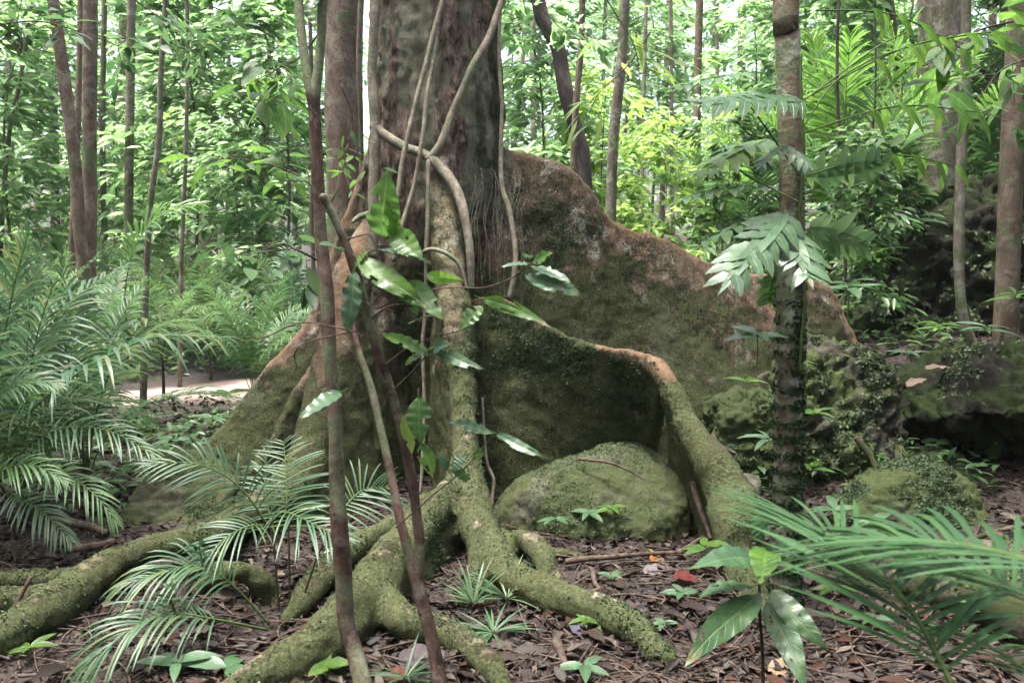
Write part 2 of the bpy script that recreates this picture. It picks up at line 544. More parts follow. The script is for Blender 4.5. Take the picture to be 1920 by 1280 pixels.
M['bark_sapling'] = solid_mat('bark_sapling', [(.35, (.022, .014, .012)), (.5, (.085, .05, .04)), (.66, (.16, .11, .085))], 10, .75, .35, (1, 1, .45), .006, moss=((.15, .17, .10), .42, 3.2), world=True, detail=8, lich=((.24, .21, .17), 16, .4))
M['bark_pole'] = solid_mat('bark_pole', [(.3, (0.0438, 0.0325, 0.0225)), (.5, (0.1313, 0.1000, 0.0688)), (.7, (0.2625, 0.2313, 0.1688))], 9, .85, .6, (.7, .7, 1.5), .012, moss=((0.1500, 0.1688, 0.1000), .45, 6), world=True, detail=9, lich=((0.3750, 0.3750, 0.3000), 9, .6))
M['liana'] = solid_mat('liana', [(.3, (.08, .066, .048)), (.5, (.19, .163, .12)), (.7, (.33, .295, .23))], 16, .85, .4, (1, 1, .5), .006, moss=((.17, .19, .12), .3, 5), world=True, lich=((.36, .33, .27), 22, .5))
M['root'] = solid_mat('root', [(.35, (.035, .028, .02)), (.5, (.09, .075, .055)), (.7, (.2, .175, .135))], 14, .88, .5, (1, 1, 1), .01, moss=((.04, .048, .021), .6, 5), world=True)
M['rock'] = solid_mat('rock', [(.25, (.035, .035, .026)), (.5, (.085, .082, .062)), (.75, (.19, .19, .155))], 10, .92, .7, (1, 1, 1), .02, moss=((.042, .05, .02), .5, 4), world=True, detail=9)
M['rock_moss'] = solid_mat('rock_moss', [(.3, (0.0243, 0.0257, 0.0162)), (.5, (0.0675, 0.0675, 0.0459)), (.7, (0.1755, 0.1755, 0.1350))], 10, .92, .8, (1, 1, 1), .02, moss=((0.0459, 0.0594, 0.0230), .95, 4), world=True, detail=9)
M['moss_mound'] = solid_mat('moss_mound', [(.3, (.03, .032, .018)), (.5, (.07, .07, .045)), (.7, (.15, .15, .11))], 10, .92, .8, (1, 1, 1), .02, moss=((.055, .066, .029), .66, 4), world=True, detail=9)
M['rock_mid'] = solid_mat('rock_mid', [(.3, (0.0140, 0.0140, 0.0098)), (.5, (0.0420, 0.0392, 0.0294)), (.7, (0.1050, 0.0980, 0.0784))], 8, .95, .8, (1, 1, 1), .03, moss=((0.0700, 0.0868, 0.0336), .5, 3), world=True, detail=9)
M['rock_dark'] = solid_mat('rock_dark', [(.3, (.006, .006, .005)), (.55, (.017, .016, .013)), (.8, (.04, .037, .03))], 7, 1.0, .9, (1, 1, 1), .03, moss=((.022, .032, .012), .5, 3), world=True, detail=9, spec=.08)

def bark_main():
    m, nt, out = mat_new('buttress_bark')
    geo = N(nt, 'ShaderNodeNewGeometry')
    pos = geo.outputs['Position']
    at = N(nt, 'ShaderNodeAttribute'); at.attribute_name = 'ridge'
    at2 = N(nt, 'ShaderNodeAttribute'); at2.attribute_name = 'trunkness'
    at3 = N(nt, 'ShaderNodeAttribute'); at3.attribute_name = 'moss'
    # smooth buttress skin: pinkish brown, pale lichen blotches
    n1 = noise(nt, pos, 2.3, 12, .68, .6)
    n2 = noise(nt, pos, 13, 10, .72)
    n3 = noise(nt, pos, 75, 8, .75)
    off = mapping(nt, pos, (1, 1, 1), (7.3, 2.1, 4.4))
    drip = noise(nt, mapping(nt, pos, (7, 7, 1.6)), 1.4, 10, .7, .5)
    skin = ramp(nt, math_(nt, 'ADD', math_(nt, 'MULTIPLY', drip, .5), math_(nt, 'MULTIPLY', n3, .5)),
                [(.38, (0.0286, 0.0260, 0.0156)), (.47, (0.0806, 0.0650, 0.0416)), (.54, (0.1430, 0.1066, 0.0715)), (.66, (0.2600, 0.2015, 0.1495))])
    # rosy bare patches
    pk = ramp(nt, noise(nt, off, 2.1, 12, .7, .4), [(.52, 0.0), (.58, .5)])
    skin = mixc(nt, pk, skin, ramp(nt, n3, [(.35, (.13, .07, .045)), (.6, (.30, .175, .13))]))
    # dark damp crust with crisp edges
    dk = ramp(nt, math_(nt, 'ADD', math_(nt, 'MULTIPLY', n1, .7), math_(nt, 'MULTIPLY', n3, .3)), [(.43, .85), (.48, 0.0)])
    skin = mixc(nt, dk, skin, ramp(nt, n3, [(.4, (0.0145, 0.0174, 0.0101)), (.6, (0.0609, 0.0623, 0.0377))]))
    # pale crust lichen, big ragged patches broken into specks
    lf_ = math_(nt, 'ADD', math_(nt, 'MULTIPLY', noise(nt, mapping(nt, pos, (1, 1, 1), (3, 9, 1)), 3.1, 12, .74, .3), .72), math_(nt, 'MULTIPLY', n3, .28))
    skin = mixc(nt, ramp(nt, lf_, [(.53, 0.0), (.565, .8)]), skin, ramp(nt, n2, [(.4, (.25, .24, .18)), (.6, (.42, .41, .34))]))
    vo = N(nt, 'ShaderNodeTexVoronoi'); vo.inputs['Scale'].default_value = 26; vo.feature = 'F1'
    nt.links.new(pos, vo.inputs['Vector'])
    sp = math_(nt, 'MULTIPLY', ramp(nt, vo.outputs['Distance'], [(.12, 1.0), (.2, 0.0)]), ramp(nt, n2, [(.5, 0.0), (.55, 1.0)]))
    skin = mixc(nt, math_(nt, 'MULTIPLY', sp, .6), skin, (.38, .38, .31))
    # rust coloured ridge
    rn = ramp(nt, n2, [(.35, (.085, .05, .028)), (.5, (.20, .115, .065)), (.65, (.27, .185, .12))])
    skin = mixc(nt, math_(nt, 'MULTIPLY', at.outputs['Fac'], .85), skin, rn)
    atp = N(nt, 'ShaderNodeAttribute'); atp.attribute_name = 'pale'
    skin = mixc(nt, math_(nt, 'MULTIPLY', atp.outputs['Fac'], .85), skin, ramp(nt, math_(nt, 'ADD', math_(nt, 'MULTIPLY', n2, .6), math_(nt, 'MULTIPLY', n3, .4)), [(.38, (.06, .06, .03)), (.46, (.12, .112, .062)), (.53, (.22, .195, .12)), (.62, (.42, .38, .28))]))
    # flaky upper trunk
    tv = mapping(nt, pos, (24, 24, 9.0))
    t1 = noise(nt, tv, 1.0, 12, .74, .5)
    t2 = noise(nt, mapping(nt, pos, (3.2, 3.2, .8)), 1.3, 4, .6)
    tr = ramp(nt, t1, [(.36, (.03, .022, .017)), (.43, (.115, .082, .062)), (.52, (.23, .165, .13)), (.62, (.33, .29, .24))])
    tr = mixc(nt, ramp(nt, t2, [(.5, 0.0), (.56, .8)]), tr, mixc(nt, n3, (.09, .105, .06), (.30, .31, .225)))
    col = mixc(nt, at2.outputs['Fac'], skin, tr)
    # moss
    mn = math_(nt, 'ADD', math_(nt, 'MULTIPLY', noise(nt, pos, 4.5, 6, .65), 1.0), math_(nt, 'MULTIPLY', n3, .35))
    mf = ramp(nt, math_(nt, 'ADD', mn, math_(nt, 'SUBTRACT', at3.outputs['Fac'], .5)), [(.68, 0.0), (.75, 1.0)])
    mc = ramp(nt, n3, [(.3, (0.0187, 0.0248, 0.0103)), (.52, (0.0543, 0.0655, 0.0263)), (.66, (0.1170, 0.1341, 0.0562))])
    col = mixc(nt, math_(nt, 'MULTIPLY', mf, .9), col, mc)
    p = N(nt, 'ShaderNodeBsdfPrincipled')
    p.inputs['Roughness'].default_value = .82
    p.inputs['Specular IOR Level'].default_value = .12
    nt.links.new(col, p.inputs['Base Color'])
    h = math_(nt, 'ADD', math_(nt, 'MULTIPLY', n2, .8), math_(nt, 'MULTIPLY', n3, .5))
    h = math_(nt, 'ADD', h, math_(nt, 'MULTIPLY', math_(nt, 'MULTIPLY', t1, at2.outputs['Fac']), 4.0))
    h = math_(nt, 'ADD', h, math_(nt, 'MULTIPLY', mf, .5))
    b = N(nt, 'ShaderNodeBump'); b.inputs['Strength'].default_value = .95; b.inputs['Distance'].default_value = .022
    nt.links.new(h, b.inputs['Height']); nt.links.new(b.outputs[0], p.inputs['Normal'])
    nt.links.new(p.outputs[0], out.inputs['Surface'])
    return m
M['buttress'] = bark_main()

def soil():
    m, nt, out = mat_new('forest_soil')
    geo = N(nt, 'ShaderNodeNewGeometry'); pos = geo.outputs['Position']
    n1 = noise(nt, pos, 1.2, 6, .6); n2 = noise(nt, pos, 22, 6, .7); n3 = noise(nt, pos, 120, 3, .6)
    col = ramp(nt, n2, [(.35, (0.0084, 0.0056, 0.0042)), (.5, (0.0252, 0.0161, 0.0126)), (.66, (0.0560, 0.0385, 0.0308))])
    col = mixc(nt, ramp(nt, n1, [(.55, 0.0), (.7, .5)]), col, (.09, .062, .05))
    # bare trodden mud patch beyond the palms
    at = N(nt, 'ShaderNodeAttribute'); at.attribute_name = 'mud'
    col = mixc(nt, at.outputs['Fac'], col, mixc(nt, n2, (.30, .20, .17), (.46, .34, .30)))
    p = N(nt, 'ShaderNodeBsdfPrincipled'); p.inputs['Roughness'].default_value = .9
    nt.links.new(col, p.inputs['Base Color'])
    b = N(nt, 'ShaderNodeBump'); b.inputs['Strength'].default_value = .8; b.inputs['Distance'].default_value = .02
    nt.links.new(math_(nt, 'ADD', n2, math_(nt, 'MULTIPLY', n3, .5)), b.inputs['Height']); nt.links.new(b.outputs[0], p.inputs['Normal'])
    nt.links.new(p.outputs[0], out.inputs['Surface'])
    return m
M['soil'] = soil()

# ------------------------------------------------------------------ ground
def sstep(a, b, x):
    t = np.clip((x - a) / (b - a), 0, 1)
    return t * t * (3 - 2 * t)

def H(x, y):
    x = np.asarray(x, float); y = np.asarray(y, float)
    sh = x.shape
    p = np.stack([x.ravel(), y.ravel(), np.zeros(x.size)], 1)
    z = .05 * fbm(p * .9, 3) + .03 * fbm(p * 3.1 + 9, 2) + .10 * fbm(p * .17 + 4, 2) * sstep(6, 12, p[:, 1])
    z = z.reshape(sh)
    z = z + .65 * sstep(1.5, 2.6, x) * sstep(6.1, 7.0, y) + .22 * sstep(1.3, 2.4, x) * sstep(4.6, 6.0, y)           # rocky rise on one side
    z = z + .035 * np.maximum(y - 11, 0) + .10 * np.maximum(y - 24, 0)
    z = z + .35 * sstep(-9, -16, x) * 1.0
    return z

def H1(x, y):
    return float(H(np.array([x]), np.array([y]))[0])

def G(px, py):
    """where the pixel's ray meets the ground"""
    d = P(px, py, 1.0) - np.array([0, 0, CAMZ])
    y = 1.0
    for _ in range(400):
        p = np.array([0, 0, CAMZ]) + d * y
        if p[2] < H1(p[0], p[1]): break
        y += 0.03
    return p

def PG(lst):
    """points given as (px, py, depth), or (px, py, lift above the ground) when the third number is under 1"""
    out = []
    for px, py, d in lst:
        if d >= 1: out.append(P(px, py, d)); continue
        dd = P(px, py, 1.0) - np.array([0, 0, CAMZ])
        y = 1.0
        for _ in range(600):
            p = np.array([0, 0, CAMZ]) + dd * y
            if p[2] < H1(p[0], p[1]) + d: break
            y += 0.02
        out.append(p)
    return np.array(out)

def build_ground():
    # fine near, coarse far, reaching the horizon
    ys = np.concatenate([np.linspace(-60, -2, 12, endpoint=False), np.arange(-2, 1.6, .2), np.arange(1.6, 8, .035), np.arange(8, 14, .12), np.linspace(14, 40, 50), np.linspace(42, 300, 30)])
    xs = np.concatenate([-np.geomspace(6, 300, 40)[::-1][:-1], np.arange(-6, -3.6, .15), np.arange(-3.6, 4.2, .035), np.arange(4.2, 6, .15), np.geomspace(6, 300, 40)])
    X, Y = np.meshgrid(xs, ys)
    Z = H(X, Y)
    near = sstep(9, 6, np.hypot(X, Y - 2))
    pp = np.stack([X.ravel(), Y.ravel(), Z.ravel()], 1)
    Z = Z + (.018 * fbm(pp * 11, 3) + .008 * vnoise(pp * 35)).reshape(Z.shape) * near
    v = np.stack([X.ravel(), Y.ravel(), Z.ravel()], 1)
    ny, nx = X.shape
    i = (np.arange(ny - 1)[:, None] * nx + np.arange(nx - 1)[None]).ravel()
    q = np.stack([i, i + 1, i + nx + 1, i + nx], 1)
    me = mesh_from('ground', v, q, np.zeros((0, 3), int), [M['soil']])
    a = me.attributes.new('mud', 'FLOAT', 'POINT')
    mx, my = -3.6, 10.2
    mud = sstep(1.0, .55, np.sqrt(((v[:, 0] - mx) / 1.5) ** 2 + ((v[:, 1] - my) / 1.15) ** 2) + .35 * fbm(v * 1.4, 3))
    a.data.foreach_set('value', mud.astype(np.float32))
    o = link('ground', me)
    o['kind'] = 'structure'
build_ground()

# ------------------------------------------------------------------ the buttressed tree
TX, TY = -0.545, 6.25
def MB_pts(*lists):
    return np.concatenate([resample(l, [.1] * len(l), 60)[0] for l in lists])
def build_main_tree():
    pieces = []      # (part name, MB, ridge points or None, dims)
    def plate(name, ridge, r_top, thick, lean=None, bottom=-.25, n=46, flare=.10, cap_r=None):
        """a buttress: its back is the ridge line, its faces drop to the ground"""
        ridge = np.asarray(ridge, float)
        rt = np.full(len(ridge), r_top) if np.isscalar(r_top) else np.array(r_top)
        le = np.zeros((len(ridge), 2)) if lean is None else np.array(lean, float)
        c, r = resample(ridge, rt, n)
        th = np.interp(np.linspace(0, 1, n), np.linspace(0, 1, len(ridge)), np.full(len(ridge), thick) if np.isscalar(thick) else thick)
        lx = np.interp(np.linspace(0, 1, n), np.linspace(0, 1, len(ridge)), le[:, 0])
        ly = np.interp(np.linspace(0, 1, n), np.linspace(0, 1, len(ridge)), le[:, 1])
        tan = np.gradient(c, axis=0); tan[:, 2] = 0
        # smooth horizontal tangent
        tan = nrm(tan)
        for _ in range(3):
            tan[1:-1] = nrm(tan[:-2] + tan[1:-1] * 2 + tan[2:])
        sd = np.stack([-tan[:, 1], tan[:, 0], 0 * tan[:, 0]], 1)
        K = 12
        rows = []
        # cap arc then down one side, bottom, up the other
        prof = []
        for a in np.linspace(0, math.pi, 9):
            prof.append(('c', a))
        for k in range(1, K + 1): prof.append(('d', k / K, -1))
        for k in range(K, 0, -1): prof.append(('d', k / K, 1))
        for pf in prof:
            if pf[0] == 'c':
                a = pf[1]
                p = c + sd * (r * math.cos(a))[:, None] + np.array([0, 0, 1.0]) * (r * math.sin(a))[:, None]
            else:
                u = pf[1]; z = c[:, 2] * (1 - u) + bottom * u
                depth = np.maximum(c[:, 2] - bottom, .02)
                neck = np.minimum(u * depth / .25, 1)
                hw = r * (1 - neck) + (th * (1 - .0 * u)) * neck + flare * u ** 3
                p = c + sd * (hw * pf[2])[:, None]
                p = np.stack([p[:, 0] + lx * min(1, u * 1.6), p[:, 1] + ly * min(1, u * 1.6), z], 1)
            rows.append(p)
        v = np.stack(rows, 1); S = v.shape[1]
        i = np.arange(n - 1)[:, None] * S; j = np.arange(S)[None]; j2 = (j + 1) % S
        q = np.stack([i + j, i + j2, i + S + j2, i + S + j], -1).reshape(-1, 4)
        mb = MB()
        vv = v.reshape(-1, 3)
        e0, e1 = v[0].mean(0), v[-1].mean(0)
        b = len(vv); vv = np.concatenate([vv, [e0, e1]])
        tri = []
        for k in range(S):
            k2 = (k + 1) % S
            tri += [(b, k2, k), (b + 1, (n - 1) * S + k, (n - 1) * S + k2)]
        mb.add(vv, q, tri)
        pieces.append((name, mb, c, r))
    def limb(name, pts, rad, n=50, seg=18, rough=.22, flat=1.0):
        mb = MB()
        c = tube(mb, pts, rad, n=n, seg=seg, rough=rough, fr=3.5)
        pieces.append((name, mb, None, None))
    # trunk with a flared, fluted foot
    zz = np.array([-.3, .2, .6, 1.0, 1.4, 1.8, 2.2, 2.6, 3.2, 4.5, 7.0, 10.0, 13.0])
    rr_ = np.array([.30, .30, .30, .32, .38, .45, .48, .47, .46, .45, .42, .36, .26])
    nz, ns = 150, 72
    z = np.linspace(zz[0], zz[-1], nz) ; r = np.interp(z, zz, rr_)
    a = np.linspace(0, 2 * math.pi, ns, endpoint=False)
    A, Z = np.meshgrid(a, z); Rr = np.repeat(r[:, None], ns, 1)
    pp = np.stack([np.cos(A) * 1.4, np.sin(A) * 1.4, Z * .35], -1).reshape(-1, 3)
    Rr = Rr * (1 + .09 * fbm(pp * 1.6, 3).reshape(Rr.shape) + .035 * np.cos(A * 5 + 1.0) * sstep(4, 1, Z))
    v = np.stack([TX + np.cos(A) * Rr, TY + np.sin(A) * Rr, Z], -1)
    i = np.arange(nz - 1)[:, None] * ns; j = np.arange(ns)[None]; j2 = (j + 1) % ns
    q = np.stack([i + j, i + j2, i + ns + j2, i + ns + j], -1).reshape(-1, 4)
    vv = np.concatenate([v.reshape(-1, 3), [[TX, TY, z[0]], [TX, TY, z[-1]]]])
    tri = []
    for k in range(ns):
        k2 = (k + 1) % ns
        tri += [(nz * ns, k2, k), (nz * ns + 1, (nz - 1) * ns + k, (nz - 1) * ns + k2)]
    mb = MB().add(vv, q, tri)
    pieces.append(('trunk', mb, None, None))
    # long buttress running off to the rocks
    plate('buttress', PP([(860, 262, 6.15), (945, 288, 6.12), (1005, 305, 6.1), (1075, 338, 6.12), (1112, 375, 6.15), (1140, 415, 6.2), (1200, 443, 6.25), (1262, 462, 6.3), (1310, 490, 6.3), (1370, 517, 6.35), (1440, 528, 6.4), (1500, 531, 6.45), (1548, 550, 6.5), (1580, 600, 6.55), (1608, 655, 6.55), (1640, 740, 6.5)]),
          [.06, .05, .055, .06, .05, .045, .045, .04, .04, .035, .035, .04, .045, .05, .055, .05], .055,
          lean=[(0, -.10), (0, -.18), (0, -.22), (0, -.24), (0, -.22), (0, -.22), (0, -.26), (0, -.28), (0, -.28), (0, -.3), (0, -.3), (0, -.3), (0, -.25), (0, -.2), (0, -.15), (0, -.1)], n=70)
    # nearer buttress that ends in a thick root
    plate('buttress', PP([(840, 600, 5.75), (893, 566, 5.6), (940, 560, 5.5), (985, 585, 5.4), (1030, 612, 5.32), (1080, 640, 5.25), (1130, 655, 5.15), (1180, 662, 5.05), (1222, 682, 4.92), (1252, 715, 4.8)]),
          [.06, .035, .03, .028, .028, .03, .032, .036, .045, .05], .045,
          lean=[(0, .0), (0, 0), (0, 0), (0, .06), (0, .1), (0, .16), (0, .25), (0, .36), (0, .5), (0, .62)], n=60)
    limb('root', PG([(1130, 652, 5.17), (1180, 664, 5.05), (1225, 686, 4.92), (1256, 720, 4.8), (1276, 765, 4.7), (1305, 820, 4.58), (1343, 875, 4.47), (1372, 930, 4.37), (1385, 985, 4.2), (1395, 1050, .06), (1410, 1100, .05), (1440, 1160, .02)]),
         [.024, .036, .05, .055, .062, .08, .105, .12, .115, .10, .09, .06], n=80)
    plate('root', PP([(1256, 730, 4.8), (1285, 790, 4.66), (1325, 855, 4.54), (1365, 925, 4.42), (1385, 985, 4.28), (1400, 1050, 4.12), (1415, 1110, 3.98)]),
          .06, [.05, .06, .08, .1, .1, .09, .08], lean=[(.12, .4), (.1, .35), (.06, .22), (0, .1), (0, .05), (0, 0), (0, 0)], n=30, flare=.05)
    # narrow buttress coming straight towards the camera
    cen = PP([(824, 300, 5.85), (828, 345, 5.74), (833, 410, 5.63), (840, 480, 5.52), (852, 560, 5.4), (862, 640, 5.28), (868, 720, 5.16), (872, 790, 5.02), (873, 850, 4.86), (876, 910, 4.66), (884, 965, 4.5), (892, 1010, 4.4)])
    limb('buttress', cen, [.085, .10, .115, .12, .115, .10, .09, .085, .09, .11, .14, .13], n=90, rough=.16)
    plate('buttress', cen - np.array([0, -.02, .03]), [.05] * 12, [.06, .07, .075, .075, .07, .065, .06, .06, .07, .10, .12, .1], n=50, flare=.03)
    # sheet sweeping down to the near left
    lr = PG([(872, 850, 4.86), (850, 905, 4.6), (808, 952, .27), (765, 1002, .23), (722, 1052, .19), (692, 1100, .15), (650, 1145, .13), (600, 1190, .12), (540, 1225, .09), (470, 1270, .06), (380, 1330, .02)])
    plate('root', lr, [0.056, 0.064, 0.068, 0.072, 0.08, 0.088, 0.088, 0.08, 0.072, 0.056, 0.04], [0.0765, 0.0935, 0.102, 0.102, 0.111, 0.111, 0.102, 0.085, 0.0765, 0.0595, 0.0425], n=60, flare=.09)
    limb('root', lr - np.array([0, 0, .03]), [0.072, 0.08, 0.088, 0.096, 0.104, 0.104, 0.096, 0.088, 0.072, 0.056, 0.032], n=60)
    limb('root', PG([(705, 1080, .15), (718, 1130, .10), (750, 1160, .08), (800, 1178, .06), (850, 1195, .045), (890, 1220, .04), (925, 1255, .03), (945, 1300, .02)]), [0.08, 0.072, 0.064, 0.06, 0.056, 0.052, 0.048, 0.04])
    # twin-legged near right root
    limb('root', PG([(882, 940, 4.56), (905, 1005, .17), (930, 1050, .13), (965, 1085, .10), (1010, 1110, .07), (1065, 1128, .06), (1125, 1145, .05), (1175, 1168, .045), (1205, 1195, .03), (1235, 1225, .02), (1270, 1245, .01)]),
         [0.101, 0.0897, 0.0858, 0.0858, 0.0819, 0.078, 0.0702, 0.0624, 0.0507, 0.0351, 0.0156], n=80)
    limb('root', PG([(888, 950, 4.54), (902, 1010, .16), (900, 1060, .09), (890, 1100, .05), (880, 1135, .02)]), [.10, .07, .06, .055, .05])
    limb('root', PG([(905, 1000, .12), (950, 1005, .09), (990, 1015, .11), (1018, 1042, .09), (1032, 1075, .05), (1050, 1103, .01)]), [.04, .045, .05, .052, .05, .045], n=40)
    limb('root', PG([(900, 1008, .1), (960, 1030, .05), (1050, 1038, .03), (1120, 1048, .01)]), [0.04, 0.036, 0.032, 0.016], n=40)
    limb('root', PG([(378, 1120, -.02), (392, 1090, .07), (420, 1070, .13), (455, 1068, .14), (485, 1088, .09), (505, 1118, .0), (512, 1140, -.03)]), [.035, .042, .045, .045, .045, .042, .03], n=40)
    # root passing behind the saplings
    limb('root', PG([(810, 935, 5.1), (750, 980, .14), (700, 1005, .12), (650, 1035, .10), (612, 1072, .08), (585, 1105, .07), (560, 1140, .05), (530, 1170, .01)]), [0.0675, 0.0675, 0.0675, 0.0675, 0.0638, 0.0562, 0.045, 0.03])
    # broad grey buttress on the near left, running into the long root
    plate('buttress', PP([(700, 420, 6.0), (670, 480, 5.85), (645, 545, 5.68), (628, 620, 5.52), (612, 700, 5.36), (598, 770, 5.22), (580, 835, 5.08), (550, 890, 4.95), (510, 935, 4.85), (460, 965, 4.75), (400, 990, 4.65)]),
          [.12, .12, .12, .125, .13, .13, .12, .11, .10, .09, .08], [.12, .13, .14, .15, .15, .15, .13, .12, .10, .08, .06],
          lean=[(.1, .0)] * 6 + [(.08, 0)] * 5, n=60, flare=.12)
    limb('root', PG([(590, 860, 5.05), (540, 930, 4.85), (470, 968, 4.68), (400, 1000, .2), (330, 1015, .17), (265, 1032, .13), (215, 1052, .11), (170, 1085, .10), (120, 1122, .09), (60, 1162, .08), (-20, 1205, .06), (-120, 1240, .05)]),
         [0.115, 0.107, 0.0902, 0.0697, 0.0656, 0.0697, 0.0738, 0.082, 0.0902, 0.0902, 0.082, 0.0738], n=90)
    limb('root', PG([(170, 1100, .06), (120, 1118, .06), (60, 1125, .06), (-20, 1128, .06), (-100, 1140, .05)]), [0.0675, 0.0638, 0.0638, 0.06, 0.0525])
    limb('root', PG([(200, 1062, .06), (150, 1082, .06), (90, 1088, .06), (0, 1086, .05), (-100, 1086, .04)]), [0.048, 0.052, 0.052, 0.048, 0.04])
    # flank between that buttress and the dark recess
    plate('buttress', PP([(740, 440, 6.05), (708, 520, 5.92), (690, 600, 5.8), (680, 680, 5.7), (680, 760, 5.6), (682, 840, 5.5), (675, 910, 5.35)]),
          [.10, .12, .13, .13, .12, .10, .07], [.12, .14, .15, .15, .15, .12, .09], n=40, flare=.02)
    # middle left buttress
    plate('buttress', PP([(640, 600, 5.95), (600, 670, 5.86), (572, 715, 5.78), (545, 755, 5.72), (522, 800, 5.68), (495, 850, 5.6), (462, 890, 5.52), (425, 925, 5.45)]),
          [.06, .055, .055, .05, .05, .045, .045, .04], .055, lean=[(.06, .0)] * 8, n=46, flare=.05)
    # outermost left buttress
    plate('buttress', PP([(716, 190, 6.3), (697, 270, 6.3), (672, 350, 6.28), (645, 420, 6.26), (618, 500, 6.24), (595, 570, 6.22), (568, 625, 6.2), (530, 668, 6.2), (490, 712, 6.2), (455, 755, 6.18), (420, 802, 6.14), (388, 845, 6.08), (360, 880, 6.0)]),
          [.10, .10, .085, .07, .065, .06, .06, .055, .05, .05, .05, .05, .05], .07, lean=[(.05, -.05)] * 5 + [(.05, -.12)] * 8, n=64, flare=.09)
    # back buttress seen from another side
    plate('buttress', [(TX - .1, TY + .3, 2.3), (TX - .3, TY + .8, 1.7), (TX - .5, TY + 1.3, 1.1), (TX - .7, TY + 2.0, .5), (TX - .8, TY + 2.6, .05)], .05, .06, n=40)

    allm = MB(); kd_pts, kd_id = [], []
    for k, (nm, mb, c, r) in enumerate(pieces):
        v, q, t = mb.arrays()
        allm.add(v, q, t)
        kd_pts.append(v[::1]); kd_id += [k] * len(v)
    V, Q, T = remesh(allm, .017, 7, .5)
    # body scale unevenness, finer near the ground
    nn = vnormals(V, Q, T)
    tr = sstep(1.35, 1.9, V[:, 2]) * sstep(.62, .52, np.hypot(V[:, 0] - TX, V[:, 1] - TY))
    low = np.hypot(V[:, 0] - TX, V[:, 1] - TY)
    disp = .030 * fbm(V * 2.2, 3) + .016 * fbm(V * 8, 3) + .008 * fbm(V * 22, 2)
    fl = fbm(V * np.array([20, 20, 5.5]) + 5, 3)
    fl = np.sign(fl) * np.abs(fl) ** .6
    disp = disp + tr * (.013 * np.clip(fl * 1.6, -1, 1))
    V = V + nn * disp[:, None]
    # ridge attribute
    rp = np.concatenate([c + np.array([0, 0, 1.0]) * r[:, None] * .7 for (nm, mb, c, r) in pieces if nm == 'buttress' and c is not None])
    kr = kdtree.KDTree(len(rp))
    for i_, p in enumerate(rp): kr.insert(p, i_)
    kr.balance()
    kp = np.concatenate(kd_pts); sel = np.arange(0, len(kp), 2)
    kd = kdtree.KDTree(len(sel))
    for i_ in sel: kd.insert(kp[i_], int(i_))
    kd.balance()
    ids = np.array(kd_id)
    own = np.empty(len(V), int); rid = np.empty(len(V))
    for i_, p in enumerate(V):
        own[i_] = ids[kd.find(p)[1]]
        rid[i_] = kr.find(p)[2]
    wob = fbm(V * 6, 3)
    ridge = np.clip(1 - (rid - .02) / (.085 + .07 * wob), 0, 1) * sstep(.6, 1.0, V[:, 2]) * (.45 + .55 * sstep(-.25, .2, fbm(V * 4 + 8, 3)))
    x, y, z = V.T
    moss = .36 + .13 * sstep(1.0, .2, z) - .10 * sstep(.5, .95, nn[:, 2]) * sstep(.7, .3, z) - .25 * ridge
    moss += .12 * sstep(1.7, .7, z)
    moss += .34 * np.exp(-((x - .35) / .55) ** 2 - ((z - 1.15) / .5) ** 2) * (x > -.3)
    moss += .38 * sstep(.55, .9, nn[:, 0]) * sstep(1.9, 2.4, z) + .1 * (1 - tr)
    moss -= .12 * sstep(1.2, 1.7, z) * sstep(-.2, .3, x)
    moss -= .45 * ridge
    tr2 = tr
    pl_ = MB_pts(cen, lr)
    kp_ = kdtree.KDTree(len(pl_))
    for i_, p in enumerate(pl_): kp_.insert(p, i_)
    kp_.balance()
    pale = np.array([kp_.find(p)[2] for p in V])
    pale = np.clip(1.25 - (pale - .10) / .10, 0, 1) * (.75 + .5 * wob)
    pale = np.maximum(pale, .85 * sstep(1.0, .4, z) * sstep(-.15, .1, fbm(V * 5 + 3, 3))) * (1 - .9 * ridge)
    root = thing('buttress_tree', 'huge rainforest tree with tall thin buttress roots and flaky purple-brown trunk', 'tree', (TX, TY, 0))
    fo = own[Q[:, 0]]; fot = own[T[:, 0]] if len(T) else np.zeros(0, int)
    me_all = dict(V=V, Q=Q, T=T)
    labels = {}
    for k, (nm, mb, c, r) in enumerate(pieces):
        qs = Q[fo == k]; ts = T[fot == k] if len(T) else T
        if len(qs) < 30: continue
        used = np.unique(np.concatenate([qs.ravel(), ts.ravel()]))
        mp = np.full(len(V), -1); mp[used] = np.arange(len(used))
        me = mesh_from(nm, V[used] - np.array([TX, TY, 0]), mp[qs], mp[ts] if len(ts) else np.zeros((0, 3), int), [M['buttress']])
        for an, arr in (('ridge', ridge), ('trunkness', tr2), ('moss', moss), ('pale', pale)):
            at = me.attributes.new(an, 'FLOAT', 'POINT'); at.data.foreach_set('value', arr[used].astype(np.float32))
        link(nm, me, root)
    return root, V, Q
TREE, TV, TQ = build_main_tree()

